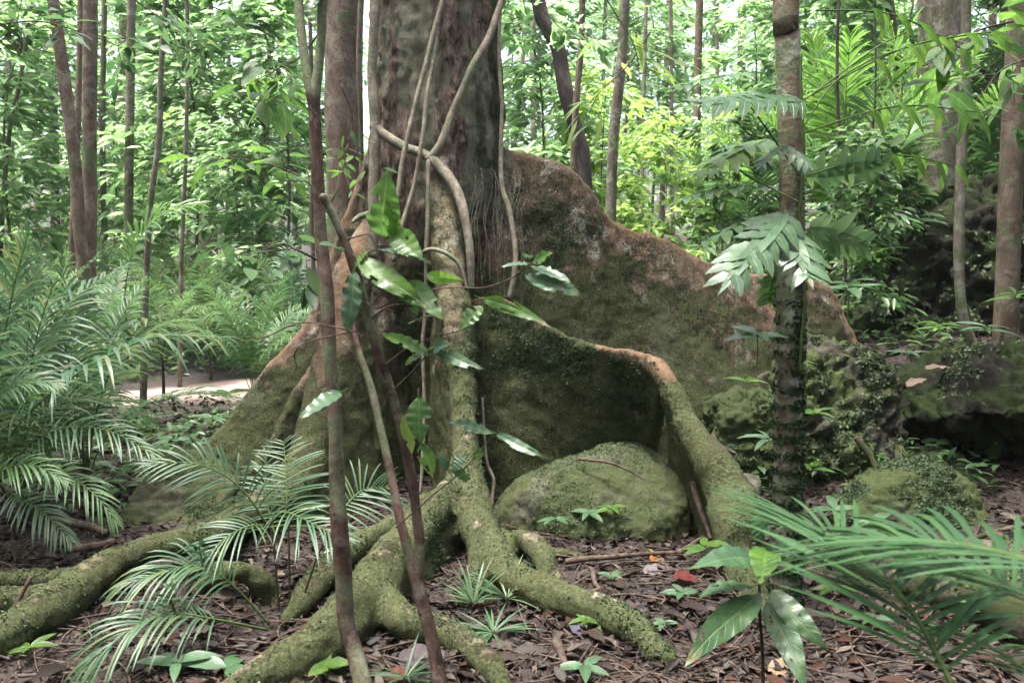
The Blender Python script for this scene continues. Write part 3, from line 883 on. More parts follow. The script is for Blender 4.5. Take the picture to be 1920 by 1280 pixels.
# ------------------------------------------------------------------ boulders
def hull_rock(pts, voxel=.02, smooth=10, rough=.03, fr=5, seed=0):
    bm = bmesh.new()
    for p in pts: bm.verts.new(tuple(p))
    r = bmesh.ops.convex_hull(bm, input=bm.verts[:])
    bmesh.ops.delete(bm, geom=[e for e in r['geom_interior'] if isinstance(e, bmesh.types.BMVert)] , context='VERTS')
    bmesh.ops.recalc_face_normals(bm, faces=bm.faces[:])
    bm.verts.index_update()
    v = np.array([x.co[:] for x in bm.verts]); t = np.array([[q.index for q in f.verts] for f in bm.faces if len(f.verts) == 3])
    bm.free()
    mb = MB().add(v, t=t)
    V, Q, T = remesh(mb, voxel, smooth, .6)
    n = vnormals(V, Q, T)
    rid = 1 - np.abs(fbm(V * fr * .8 + 31, 3)) * 4
    V = V + n * (rough * fbm(V * fr / 2 + seed, 4) + rough * .5 * fbm(V * fr * 2.5 + seed, 3) + rough * .35 * fbm(V * fr * 7 + seed, 2) - rough * .45 * np.clip(rid, 0, 1) ** 3)[:, None]
    return V, Q, T

def boulder(label, pts, group=None, mat='rock', creep=0, name='mossy_boulder', cat='boulder', creep_L=(.010, .02), mask=None, **kw):
    pts = np.asarray(pts)
    V, Q, T = hull_rock(pts, **kw)
    base = (float(V[:, 0].mean()), float(V[:, 1].mean()), float(V[:, 2].min()))
    root = thing(name, label, cat, base, 0, group)
    link('stone', mesh_from('stone', V - np.array(base), Q, T, [M[mat]]), root)
    if creep:
        mb = MB()
        mk = mask or (lambda p, n: np.clip(n[:, 2] + .55, 0, 1) * sstep(-.15, .25, fbm(p * 4, 3)) * (n[:, 1] < .6))
        scatter_leaves(mb, V, Q, creep, mk, L=creep_L, seed=5)
        mb.build('creeper', [M['creeper']], root)
    return V, Q

def box_pts(front, dY, back_shrink=.8, zb=-.2, under=0):
    """silhouette points (px, py, Y) give the near face; the stone gets dY of depth behind it"""
    f = PP(front)
    c = f.mean(0)
    if under:
        g = f.copy(); g[:, 2] = zb; g[:, 1] += under
        b = (f - c) * np.array([back_shrink, 1, 1]) + c + np.array([0, dY + under, 0])
        gb = b.copy(); gb[:, 2] = zb
        return np.concatenate([f, b, g, gb])
    b = (f - c) * np.array([back_shrink, 1, back_shrink]) + c + np.array([0, dY, -.03])
    m = (f - c) * np.array([1.03, 1, 1.03]) + c + np.array([0, dY * .5, .02])
    g = f.copy(); g[:, 2] = zb
    gb = b.copy(); gb[:, 2] = zb
    return np.concatenate([f, b, m, g, gb])

# boulder lying under the curved buttress
boulder('low mossy boulder with a flat sloping top, tucked beneath the arching buttress root',
        box_pts([(915, 985, 4.8), (975, 922, 4.72), (1050, 885, 4.78), (1150, 852, 4.95), (1205, 850, 5.0), (1290, 905, 4.85), (1296, 945, 4.72), (1230, 985, 4.6), (1100, 1000, 4.55), (980, 1010, 4.65)], .42),
        creep=5000, creep_L=(.006, .013), rough=.025, fr=7, voxel=.016, smooth=5, mat='moss_mound')
boulder('steep moss-covered boulder behind the long root left of the seedling palm',
        box_pts([(200, 1040, 4.75), (225, 960, 4.85), (262, 895, 5.0), (330, 855, 5.1), (372, 870, 5.1), (425, 925, 5.0), (440, 1000, 4.8), (330, 1030, 4.7)], .5),
        creep=7000, creep_L=(.007, .014), rough=.05, fr=5, voxel=.018, mat='moss_mound', smooth=5)
boulder('rounded mossy boulder sitting alone in the litter beyond the spiny-leaved pole tree',
        box_pts([(1590, 965, 4.9), (1640, 925, 4.9), (1710, 885, 4.95), (1770, 876, 5.0), (1830, 910, 5.0), (1862, 965, 4.9), (1850, 1010, 4.75), (1720, 1015, 4.7), (1620, 1000, 4.75)], .45),
        creep=13000, creep_L=(.009, .018), rough=.045, fr=6, voxel=.016, mat='rock_moss', smooth=7)
g = 'boulders heaped beside the tree'
boulder('small boulder with bright moss cap, wedged at the foot of the long buttress',
        box_pts([(1338, 800, 5.5), (1360, 765, 5.5), (1410, 750, 5.6), (1480, 752, 5.6), (1500, 800, 5.5), (1490, 885, 5.4), (1380, 880, 5.4)], .5), group=g, mat='rock_moss', creep=2400, creep_L=(.012, .026), rough=.09)
boulder('large boulder draped in creepers, topmost of the heap at the buttress end',
        box_pts([(1470, 760, 5.6), (1490, 700, 5.75), (1540, 655, 5.9), (1610, 652, 5.95), (1670, 680, 5.9), (1700, 740, 5.75), (1710, 830, 5.6), (1650, 885, 5.45), (1500, 885, 5.45)], .7, zb=-.1), group=g, mat='rock_mid', creep=9000, creep_L=(.012, .03), rough=.15, fr=4.5, voxel=.022)
boulder('mossy boulder half hidden behind the creeper-draped one, under the slim bent tree',
        box_pts([(1385, 745, 6.1), (1420, 700, 6.1), (1500, 690, 6.1), (1530, 760, 6.0)], .4, zb=0), group=g, creep=1500, creep_L=(.014, .03), rough=.05)
boulder('overhanging dark boulder with a leafy mat on top, below the reddish edge trunk',
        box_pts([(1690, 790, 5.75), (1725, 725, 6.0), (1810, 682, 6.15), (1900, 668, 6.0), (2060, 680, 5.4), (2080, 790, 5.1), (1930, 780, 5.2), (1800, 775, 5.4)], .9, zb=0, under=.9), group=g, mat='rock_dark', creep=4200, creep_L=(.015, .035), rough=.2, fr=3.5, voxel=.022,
        mask=lambda p, n: np.clip(n[:, 2] * 1.4 - .3, 0, 1) * sstep(-.05, .3, fbm(p * 4, 3)))
boulder('small dark stone between the lone rounded boulder and the overhanging one',
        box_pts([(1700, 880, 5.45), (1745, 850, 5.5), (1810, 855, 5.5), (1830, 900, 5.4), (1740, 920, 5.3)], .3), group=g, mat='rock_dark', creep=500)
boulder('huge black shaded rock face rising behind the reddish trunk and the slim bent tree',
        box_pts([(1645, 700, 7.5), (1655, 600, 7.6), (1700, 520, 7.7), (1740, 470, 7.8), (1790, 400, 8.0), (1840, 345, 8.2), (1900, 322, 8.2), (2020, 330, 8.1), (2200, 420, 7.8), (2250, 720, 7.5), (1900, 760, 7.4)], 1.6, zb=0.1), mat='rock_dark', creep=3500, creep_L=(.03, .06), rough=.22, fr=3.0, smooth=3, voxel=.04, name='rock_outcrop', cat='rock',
        mask=lambda p, n: np.clip(n[:, 2], 0, 1) * sstep(-.1, .2, fbm(p * 2, 3)))
boulder('small mossy stone beside the peeled stick near the bottom of the view', box_pts([(1155, 1215, 3.6), (1170, 1195, 3.62), (1195, 1200, 3.62), (1200, 1235, 3.55), (1165, 1240, 3.52)], .1), rough=.01, fr=9, voxel=.008, creep=80)
boulder('mossy stone in shadow under the drooping palm seedling frond', box_pts([(300, 1125, 3.9), (335, 1100, 3.95), (395, 1105, 3.95), (410, 1140, 3.85), (330, 1170, 3.75)], .28), rough=.02, fr=7, voxel=.012, creep=500)
boulder('half-buried mossy stone behind the steep moss-covered boulder', box_pts([(365, 950, 6.3), (200, 930, 6.3), (230, 895, 6.5), (330, 890, 6.5)], .3), rough=.03, fr=5, creep=500)
boulder('flat stone by the foot of the small boulder with the bright moss cap', box_pts([(1378, 905, 5.2), (1400, 895, 5.25), (1430, 900, 5.2), (1428, 920, 5.15), (1385, 918, 5.15)], .12), rough=.01, fr=7, voxel=.01)

# fallen mossy log, lower right
def log_thing(label, pts, rad, mat='root', name='fallen_log', cat='log', seg=14, creep=0, rough=.2, group=None):
    pts = np.asarray(pts)
    root = thing(name, label, cat, pts[0], 0, group)
    mb = MB(); tube(mb, pts, rad, n=60, seg=seg * 2, rough=rough, fr=5)
    V, Q, T = mb.arrays()
    mb.build('wood', [M[mat]], root)
    if creep:
        cb = MB(); scatter_leaves(cb, V, Q, creep, lambda p, n: np.clip(np.abs(n[:, 2]) , 0, 1) * sstep(-.2, .3, fbm(p * 5, 3)) * (p[:, 2] > 0), L=(.008, .018), seed=3)
        cb.build('creeper', [M['creeper']], root)
log_thing('thick moss-covered log lying under the big blurred palm frond', PG([(1560, 1040, .06), (1680, 1075, .07), (1800, 1105, .09), (1960, 1160, .1), (2100, 1230, .1)]), [.07, .11, .13, .15, .15], creep=3500)
log_thing('short mossy log just above the thicker one by the lone rounded boulder', PG([(1760, 1035, .05), (1850, 1035, .06), (1960, 1050, .06), (2050, 1070, .06)]), [.05, .07, .07, .07], creep=800)

# ------------------------------------------------------------------ trunks of other trees
def pole(label, pts, rad, mat, name='tree', cat='tree', n=60, seg=12, rough=.10, wob=.0, group=None, part='trunk'):
    pts = np.asarray(pts, float)
    root = thing(name, label, cat, pts[0], 0, group)
    mb = MB(); tube(mb, pts, rad, n=n, seg=seg, rough=rough, fr=3, wob=wob)
    mb.build(part, [M[mat]], root)
    return root, pts

def bt(label, px_pts, wpx, Y, mat, flare=1.25, top=None, name='forest_tree', **kw):
    """background tree: px points from the base up, width in photo pixels"""
    pts = PP([(x, y, Y) for x, y in px_pts])
    pts[0][2] = H1(pts[0][0], pts[0][1]) - .05
    d = pts[-1] - pts[-2]; d = d / max(d[2], .1)
    pts = np.concatenate([pts, [pts[-1] + d * 2.5, pts[-1] + d * 5.5 + np.array([.2, .1, 0])]])
    r0 = wpx / 2 / FPX * Y
    rad = np.linspace(r0, r0 * .8, len(pts)); rad[0] *= flare
    return pole(label, pts, rad, mat, name=name, **kw)

g = 'trunks in the forest behind'
bt('wide reddish trunk standing close behind the buttress tree', [(660, 700), (652, 420), (645, 200), (648, -10)], 76, 9.0, 'bark_red', 1.3, name='rainforest_tree', rough=.08, seg=24)
bt('thin brown stem hugging the wide reddish trunk behind the buttress tree', [(676, 640), (678, 300), (672, 120), (676, -10)], 9, 8.7, 'bark_red', 1.0)
bt('smooth grey-brown tree that leans and bows inward, outermost big one behind the palms', [(168, 740), (160, 560), (150, 440), (140, 300), (118, 130), (98, -10)], 24, 9.5, 'bark_red', 1.2, group=g)
bt('straight red-brown trunk touching the bowed grey-brown one', [(168, 762), (166, 560), (168, 400), (168, 180), (170, -10)], 28, 10.6, 'bark_red', 1.25, group=g)
bt('slender pale stem just left of the straight red-brown trunk', [(128, 760), (132, 560), (140, 350), (150, 120), (152, -10)], 13, 11.5, 'bark_red', 1.2, group=g)
bt('slim straight stem between the red-brown trunk and the dark-footed wavy one', [(240, 740), (240, 500), (243, 250), (247, -10)], 17, 12.5, 'bark_grey', 1.2, group=g)
bt('thin wavy stem with a blackened foot, behind the palms', [(268, 778), (272, 600), (276, 480), (283, 370), (298, 265), (302, 130), (312, -10)], 12, 8.8, 'bark_grey', 1.15, group=g)
bt('very thin dark straight stem behind the bright green arching frond', [(337, 740), (340, 500), (348, 300), (352, 90), (350, -10)], 8, 11, 'bark_grey', 1.1, group=g)
bt('stout pale red trunk with a flared foot, deep in the forest behind the palms', [(388, 640), (388, 370), (386, 300), (385, 120), (384, -10)], 34, 17, 'bark_red', 1.5, group=g)
bt('faint pale slim trunk in the gap left of the forked sapling', [(484, 640), (486, 430), (498, 250), (508, 90), (512, -10)], 14, 15, 'bark_grey', 1.2, group=g)
bt('slim stem seen just behind the straight red-brown trunk', [(196, 700), (196, 450), (192, 250), (196, -10)], 11, 13.5, 'bark_grey', 1.2, group=g)
bt('short thick brown-footed tree far off at the left edge of the view', [(104, 640), (104, 400), (100, 150), (104, -10)], 16, 21, 'bark_black', 1.4, group=g)
bt('leaning thin pole at the far left edge', [(-12, 640), (12, 300), (40, 140), (60, -10)], 8, 13, 'bark_grey', 1.1, group=g)
bt('thin reddish stem peeking out between the broken-topped sapling and the palms', [(590, 700), (588, 520), (584, 400), (588, 300), (583, 100), (580, -10)], 9, 7.6, 'bark_red', 1.1, group=g)
bt('dark blotchy crooked tree behind the top of the long buttress', [(1100, 520), (1096, 340), (1082, 250), (1060, 170), (1046, 90), (1018, 40), (1005, -20)], 30, 11, 'bark_black', 1.3, group=g)
bt('slender pinkish stem crossing in front of the dark blotchy tree', [(1076, 560), (1075, 330), (1080, 200), (1090, 80), (1092, -10)], 13, 10, 'bark_red', 1.2, group=g)
bt('smooth grey tree rising behind the long buttress, with a slight bow', [(1140, 520), (1146, 370), (1152, 240), (1166, 110), (1172, -10)], 21, 10.5, 'bark_grey', 1.2, group=g)
bt('thin pale stem next to the crooked dark tree, beside the main trunk', [(962, 420), (966, 260), (978, 150), (984, -10)], 8, 17, 'bark_grey', 1.2, group=g)
bt('slim pinkish tree midway between the smooth grey tree and the creeper-clad pole', [(1306, 560), (1306, 320), (1308, 150), (1312, -10)], 16, 14, 'bark_red', 1.2, group=g)
bt('thin twisting stem left of the slim pinkish tree', [(1206, 560), (1204, 320), (1208, 150), (1212, -10)], 8, 16, 'bark_grey', 1.2, group=g)
bt('thin distant stem right behind the creeper-clad pole', [(1424, 560), (1420, 330), (1430, 150), (1436, -10)], 9, 18, 'bark_grey', 1.2, group=g)
bt('pinkish slim tree behind the large green fronds', [(1692, 560), (1694, 300), (1686, 150), (1668, 10), (1664, -10)], 18, 12, 'bark_red', 1.2, group=g)
bt('massive grey-brown trunk looming behind the green fronds', [(1758, 700), (1752, 400), (1762, 200), (1762, -10)], 84, 9.6, 'bark_grey', 1.4, name='rainforest_tree', rough=.08, seg=24)
bt('slim grey-brown tree with a bent foot growing out of the rocks', [(1832, 672), (1806, 600), (1798, 480), (1802, 300), (1810, 160), (1812, -10)], 20, 6.9, 'bark_grey', 1.1)
t_, p_ = bt('reddish smooth trunk at the right edge standing on the dark boulder', [(1884, 700), (1888, 560), (1896, 320), (1906, 120), (1914, -10)], 44, 6.6, 'bark_red', 1.15, name='rainforest_tree', rough=.06, seg=20)
bt('bare dark whip-thin stem curving beside the creeper-clad pole', [(1592, 460), (1582, 330), (1571, 200), (1570, 80), (1573, -10)], 6, 8.0, 'bark_black', 1.0, group=g)
bt('second dark thin stem, seen through the large green fronds', [(1634, 470), (1634, 300), (1640, 200), (1642, 130), (1640, -10)], 4, 8.4, 'bark_black', 1.0, group=g)
rs = np.random.RandomState(11)
farx = [30, 75, 215, 320, 425, 455, 530, 560, 1000, 1120, 1235, 1262, 1350, 1385, 1545, 1600, 1650, 1730, 1850]
near = ['at the far left margin', 'left of the bowed tree', 'right of the straight red-brown trunk', 'right of the wavy stem', 'right of the stout pale trunk',
        'between the stout pale trunk and the faint slim one', 'left of the forked sapling', 'close by the forked sapling', 'beside the main trunk', 'behind the smooth grey tree', 'right of the smooth grey tree',
        'left of the slim pinkish tree', 'right of the slim pinkish tree', 'left of the creeper-clad pole', 'right of the creeper-clad pole', 'near the whip-thin dark stem', 'behind the large green fronds', 'left of the massive grey trunk', 'between the slim rock tree and the reddish edge trunk']
for x, nl in zip(farx, near):
    Y = rs.uniform(18, 30)
    k = rs.uniform(-20, 20)
    bt('hazy distant trunk ' + nl, [(x, 600), (x + k * .4, 350), (x + k * .7, 150), (x + k, -10)], rs.uniform(7, 18), Y, ['bark_red', 'bark_grey'][rs.randint(2)], 1.3, group='distant trunks')

# creeper-clad pole tree close on the right
pts = PP([(1472, 1165, 3.62), (1474, 1000, 3.62), (1477, 850, 3.62), (1480, 640, 3.62), (1485, 420, 3.62), (1482, 220, 3.62), (1476, 60, 3.62), (1474, -60, 3.62)])
pts[0][2] = H1(pts[0][0], pts[0][1]) - .05
pts = np.concatenate([pts, [pts[-1] + [0, .1, 2.5], pts[-1] + [.1, .2, 5]]])
polet, _ = pole('straight grey-brown pole tree clothed in tiny creeper leaves lower down', pts, [.072, .062, .060, .058, .054, .052, .050, .050, .045, .04], 'bark_pole', name='pole_tree', seg=20, n=110, rough=.10)
mb = MB(); tube(mb, pts, [.072, .062, .060, .058, .054, .052, .050, .050, .045, .04], n=110, seg=20, rough=.10, fr=3)
V, Q, T = mb.arrays()
cb = MB()
scatter_leaves(cb, V, Q, 10500, lambda p, n: (p[:, 2] > 0) * sstep(1.6, .6, p[:, 2] + .35 * fbm(p * 5, 3)) * (.15 + np.clip(n[:, 0] * 1.2 - n[:, 1] * .35, 0, 1)), L=(.010, .022), seed=9, flat=.9)
cb2 = MB()
rs = np.random.RandomState(4)
zs = np.linspace(1.05, 1.95, 46)
for z in zs:     # comb-like climbing fern fronds higher up
    i = int(np.argmin(np.abs(V[:, 2] - z))); c = np.array([pts[:, 0][np.argmin(np.abs(pts[:, 2] - z))], 3.62, z])
    xr = np.interp(z, pts[:, 2], pts[:, 0])
    o = np.array([xr + .022, 3.568, z])
    j = rs.uniform(-.25, .25, 2)
    leaves(cb2, [o, o], [[.85, -.35, .12 + j[0]], [-.75, -.55, .05 + j[1]]], [[0, -1, .3], [0, -1, .3]], rs.uniform(.022, .04, 2), [.010, .010], nseg=3, droop=.3)
c1 = cb.build('climbing_creeper', [M['creeper']], None)
tag(c1, 'tiny-leaved creeper spiralling up the lower half of the pole tree', 'creeper', kind='stuff')
cb2.build('climbing_fern', [M['creeper']], None)
tag(bpy.data.objects['climbing_fern'], 'comb-like climbing fern pressed against the middle of the pole tree', 'fern')

# forked sapling, nearest
root = thing('forked_sapling', 'blotchy purple-grey sapling that forks into two stems at the top of the view', 'sapling', P(680, 1290, 2.97))
mb = MB()
st = PP([(690, 1330, 2.9), (668, 1235, 2.98), (648, 1150, 3.0), (636, 950, 3.0), (626, 760, 3.0), (618, 640, 3.0), (606, 480, 3.0), (596, 330, 3.0), (592, 240, 3.0), (590, 180, 3.0), (597, 120, 3.0), (604, 40, 3.0), (606, -60, 3.0), (600, -300, 3.0)])
tube(mb, st, [.034, .033, .031, .028, .025, .024, .022, .021, .021, .021, .017, .016, .016, .012], n=110, seg=14, rough=.14, fr=9, wob=.006)
mb.build('trunk', [M['bark_sapling']], root)
mb = MB(); tube(mb, PP([(592, 225, 3.0), (582, 175, 3.0), (570, 100, 3.02), (562, 30, 3.04), (556, -60, 3.06), (540, -280, 3.1)]), [.018, .017, .016, .016, .015, .012], n=50, seg=12, rough=.14, fr=9)
mb.build('side_stem', [M['bark_sapling']], root)
# leafy forked sapling with snapped top
root2 = thing('leafy_sapling', 'slanting two-stemmed sapling with a snapped top and big chewed leaves', 'sapling', P(825, 1290, 2.85))
mb = MB(); tube(mb, PP([(832, 1330, 2.8), (815, 1230, 2.85), (800, 1160, 2.88), (780, 1085, 2.9), (764, 1020, 2.92), (748, 950, 2.95), (728, 860, 2.97), (700, 740, 3.0), (675, 660, 3.02), (660, 600, 3.05), (655, 540, 3.08)]),
                [.026, .024, .023, .022, .017, .0155, .015, .014, .012, .009, .005], n=90, seg=12, rough=.14, fr=9, wob=.006)
mb.build('trunk', [M['bark_sapling']], root2)
mb = MB(); tube(mb, PP([(782, 1090, 2.9), (788, 1030, 2.9), (782, 960, 2.9), (770, 880, 2.88), (748, 790, 2.86), (722, 700, 2.85), (695, 610, 2.84), (670, 520, 2.83), (645, 450, 2.82), (622, 400, 2.81), (603, 368, 2.8)]),
                [.018, .018, .018, .0175, .017, .0165, .016, .016, .015, .0145, .014], n=90, seg=12, rough=.14, fr=9, wob=.005)
mb.build('snapped_stem', [M['bark_sapling']], root2)

def twig(parent, pts, r=.004, name='twig', mat='twig'):
    mb = MB(); tube(mb, PP(pts), [r] + [r * .7] * (len(pts) - 2) + [r * .4], n=26, seg=6, rough=.1, fr=20, wob=.004)
    mb.build(name, [M[mat]], parent)
twig(root2, [(618, 385, 2.81), (630, 362, 2.8), (642, 350, 2.79)], .003)
for tw in [[(662, 505, 2.83), (720, 520, 2.8), (770, 545, 2.76), (850, 540, 2.72), (905, 540, 2.7), (960, 520, 2.68), (1000, 490, 2.66)],
           [(680, 560, 2.84), (705, 580, 2.78), (740, 560, 2.74), (770, 530, 2.72)],
           [(690, 605, 2.84), (730, 575, 2.8), (790, 570, 2.75), (830, 560, 2.72)],
           [(733, 735, 2.86), (770, 700, 2.82), (800, 665, 2.78), (815, 655, 2.76)],
           [(716, 690, 2.85), (760, 655, 2.8), (805, 635, 2.75), (880, 610, 2.72), (905, 560, 2.7)],
           [(745, 990, 2.9), (810, 930, 2.85), (850, 900, 2.8), (890, 860, 2.78), (925, 815, 2.76)],
           [(664, 495, 2.83), (700, 470, 2.8), (735, 475, 2.78), (770, 490, 2.76)],
           [(655, 620, 2.82), (610, 610, 2.8), (560, 605, 2.8), (500, 630, 2.82), (450, 640, 2.84)],
           [(668, 620, 2.83), (580, 640, 2.8), (552, 660, 2.8), (556, 690, 2.82)],
           [(770, 930, 2.88), (762, 850, 2.86), (778, 800, 2.84), (785, 765, 2.84)],
           [(650, 450, 2.82), (690, 440, 2.8), (705, 460, 2.8), (740, 455, 2.79)]]:
    twig(root2, tw, .0035)

def px_leaf(parent, x0, y0, x1, y1, wpx, Y0, Y1=None, roll=0.0, mat='leaf_near', droop=.15, fold=.18, name='leaf', nseg=26, bites=.5):
    """a broad leaf from its stalk end to its tip; roll turns the blade about its own axis; its rim is chewed here and there"""
    Y1 = Y0 if Y1 is None else Y1
    a, b = P(x0, y0, Y0), P(x1, y1, Y1)
    d = b - a; L = np.linalg.norm(d); d = d / L
    upz = np.array([0, -.75, .66])
    s = nrm(np.cross(d, upz)); u = np.cross(s, d)
    up = u * math.cos(roll) + s * math.sin(roll)
    s = np.cross(d, up)
    nc = 8
    T, S = np.meshgrid(np.linspace(0, 1, nseg + 1), np.linspace(-1, 1, nc + 1), indexing='ij')
    prof = np.sin(math.pi * np.linspace(0, 1, nseg + 1) ** .82) ** .8 * (1 - .3 * np.linspace(0, 1, nseg + 1))
    prof = prof / prof.max(); prof[0] = .03; prof[-1] = .01
    sd = x0 * 1.3 + y1
    hw = wpx / FPX * Y0 * .62 * prof[:, None] * S
    bend = droop * (T - T * T) * L * 1.2
    z = bend + np.abs(hw) * fold + .10 * np.abs(hw) * np.sin(T * 34 + S * 1.5 + sd) + .03 * L * np.sin(T * 5 + sd) * S
    sway = .03 * L * np.sin(T * 3.5 + sd)
    v = a + (T * L)[..., None] * d + (hw + sway * T * (1 - T) * 3)[..., None] * s + z[..., None] * up
    i0 = (np.arange(nseg)[:, None] * (nc + 1) + np.arange(nc)[None])
    q = np.stack([i0, i0 + 1, i0 + nc + 2, i0 + nc + 1], -1)
    cT = T[:-1, :-1].ravel(); cS = (S[:-1, :-1] + S[:-1, 1:]).ravel() / 2
    nz = vnoise(np.stack([cT * 7 + sd, cS * 1.6 + sd * .7, 0 * cT + sd * .1], 1))
    keep = ~((nz + .35 * np.abs(cS) > 1.05 - bites * .75) & (np.abs(cS) > .15) & (cT > .12))
    mb = MB(); mb.add(v.reshape(-1, 3), q.reshape(-1, 4)[keep], uv=np.stack([T.ravel(), S.ravel()], 1))
    o = mb.build(name, [M[mat]], parent)
    sb = MB(); tube(sb, [a - d * .03, a, a + d * .012], .0018, n=5, seg=5)
    sb.build('stalk', [M['stem_green']], o)
    return o

for a in [(720, 445, 725, 318, 50, 2.78, 2.74, .1), (738, 448, 726, 370, 30, 2.77, 2.75, .4), (640, 470, 598, 458, 34, 2.8, 2.7, .2, 'leaf_cool'),
          (665, 508, 652, 628, 34, 2.8, 2.76, .1, 'leaf_cool'), (668, 500, 690, 470, 26, 2.8, 2.8, -.6), (672, 484, 795, 572, 36, 2.8, 2.68, .2), (700, 468, 808, 494, 18, 2.78, 2.66, -.7, 'leaf_cool'),
          (735, 436, 795, 488, 38, 2.78, 2.7, .3), (748, 540, 800, 575, 26, 2.76, 2.66, .5), (765, 530, 835, 600, 34, 2.76, 2.66, .2), (770, 548, 782, 590, 26, 2.74, 2.7, .3), (800, 515, 870, 526, 20, 2.72, 2.66, .9),
          (826, 590, 765, 606, 16, 2.74, 2.7, .6), (905, 575, 862, 620, 28, 2.7, 2.68, .1), (905, 560, 1025, 605, 22, 2.7, 2.62, .5), (985, 515, 1090, 555, 32, 2.68, 2.6, .1, 'leaf_cool'), (990, 498, 1070, 530, 22, 2.68, 2.6, -.3, 'leaf_cool'),
          (990, 495, 938, 500, 14, 2.68, 2.66, .3, 'leaf_cool'), (1000, 492, 1037, 474, 20, 2.66, 2.62, .2), (990, 485, 985, 476, 18, 2.66, 2.62, .2, 'leaf_cool'),
          (805, 665, 718, 628, 34, 2.78, 2.7, .2), (800, 658, 760, 685, 22, 2.78, 2.74, .5), (812, 655, 845, 645, 26, 2.76, 2.7, .2, 'leaf_cool'), (815, 658, 910, 692, 20, 2.76, 2.66, .5, 'leaf_cool'),
          (785, 745, 790, 832, 38, 2.84, 2.8, .1), (792, 830, 812, 895, 26, 2.82, 2.8, .3), (758, 775, 772, 850, 22, 2.85, 2.84, -.3, 'leaf_yellow'), (640, 735, 560, 785, 30, 2.8, 2.66, .1, 'leaf_cool'),
          (922, 812, 838, 792, 22, 2.76, 2.7, .2, 'leaf_cool'), (928, 812, 1032, 860, 16, 2.76, 2.66, .4, 'leaf_cool'), (885, 855, 912, 850, 20, 2.78, 2.74, .3), (852, 860, 876, 905, 26, 2.8, 2.78, .2, 'leaf_near'), (840, 880, 818, 850, 18, 2.8, 2.78, .2, 'leaf_cool'), (868, 855, 850, 885, 24, 2.8, 2.78, .2, 'leaf_cool'),
          (576, 4, 606, 64, 26, 3.1, 3.05, .1)]:
    mt = a[8] if len(a) > 8 else 'leaf_near'
    if a[:2] == (576, 4):
        px_leaf(root, *a[:8], mat=mt)
    else:
        px_leaf(root2, *a[:8], mat=mt)
px_leaf(root, 598, -12, 582, 18, 24, 3.0, 2.95, .2, 'leaf_cool')

# ------------------------------------------------------------------ lianas on the big trunk
def liana(label, specs, group='lianas on the big trunk'):
    o0 = PP(specs[0][0])[0]
    root = thing('liana', label, 'liana', o0, 0, group)
    for k, (pts, rad) in enumerate(specs):
        mb = MB(); tube(mb, PP(pts), rad, n=70, seg=10, rough=.12, fr=8, wob=.006)
        mb.build('stem' if k == 0 else 'side_stem', [M['liana']], root)
    return root
liana('thick pale liana up the left flank of the big trunk, its stout arm crossing',
      [([(700, 480, 5.72), (700, 400, 5.74), (703, 300, 5.76), (704, 235, 5.78), (698, 130, 5.8), (703, 0, 5.82), (706, -120, 5.85)], [.036, .036, .036, .038, .032, .03, .03]),
       ([(700, 236, 5.78), (720, 252, 5.76), (760, 276, 5.7), (800, 292, 5.66), (830, 318, 5.6), (858, 360, 5.52), (874, 420, 5.45), (882, 490, 5.42), (884, 540, 5.42)], [.036, .034, .032, .034, .038, .034, .028, .026, .02])])
liana('liana slanting from the middle of the trunk up to its right shoulder', [([(802, 300, 5.64), (825, 270, 5.66), (850, 205, 5.72), (885, 130, 5.74), (915, 70, 5.8), (938, 10, 5.86), (960, -60, 5.9)], [.03, .027, .025, .024, .024, .024, .022])])
liana('thin liana of the pair hanging free at the centre, the one that reaches further left', [([(745, 372, 5.45), (752, 320, 5.48), (770, 230, 5.52), (790, 150, 5.56), (812, 70, 5.6), (832, -10, 5.64), (850, -100, 5.7)], [.016] * 7)])
liana('thin liana of the free-hanging pair that crosses behind the stout arm', [([(738, 490, 5.4), (752, 430, 5.42), (775, 350, 5.48), (790, 270, 5.5), (800, 180, 5.55), (815, 100, 5.6), (828, 0, 5.66), (840, -80, 5.7)], [.014] * 8)])
liana('pale liana dangling down the right edge of the big trunk beside the long buttress', [([(955, 560, 5.7), (963, 520, 5.7), (966, 470, 5.72), (956, 400, 5.78), (940, 350, 5.82), (939, 280, 5.86), (940, 200, 5.9), (936, 100, 5.95), (940, -60, 6.0)], [.02, .018, .018, .02, .018, .015, .013, .013, .013])])
liana('thin cord hanging in the dark hollow beside the central buttress', [([(788, 925, 5.35), (792, 850, 5.4), (796, 760, 5.45), (793, 650, 5.48), (797, 560, 5.5), (800, 450, 5.5), (803, 380, 5.55), (804, 300, 5.62)], [.010, .012, .012, .012, .012, .014, .014, .014])])
liana('short curl of liana hooked around the central buttress', [([(795, 472, 5.5), (812, 468, 5.4), (840, 478, 5.36), (862, 498, 5.36), (876, 540, 5.36)], [.014, .014, .014, .013, .010])])
liana('short stub of liana sticking out beside the left flank liana', [([(690, 402, 5.85), (672, 408, 5.75), (660, 416, 5.7)], [.02, .018, .012])])
liana('little curled dry vine hanging under the low broad boulder edge', [([(905, 745, 5.25), (912, 860, 5.2), (925, 900, 5.15), (922, 940, 5.1), (925, 975, 5.05)], [.008, .010, .012, .012, .01])])
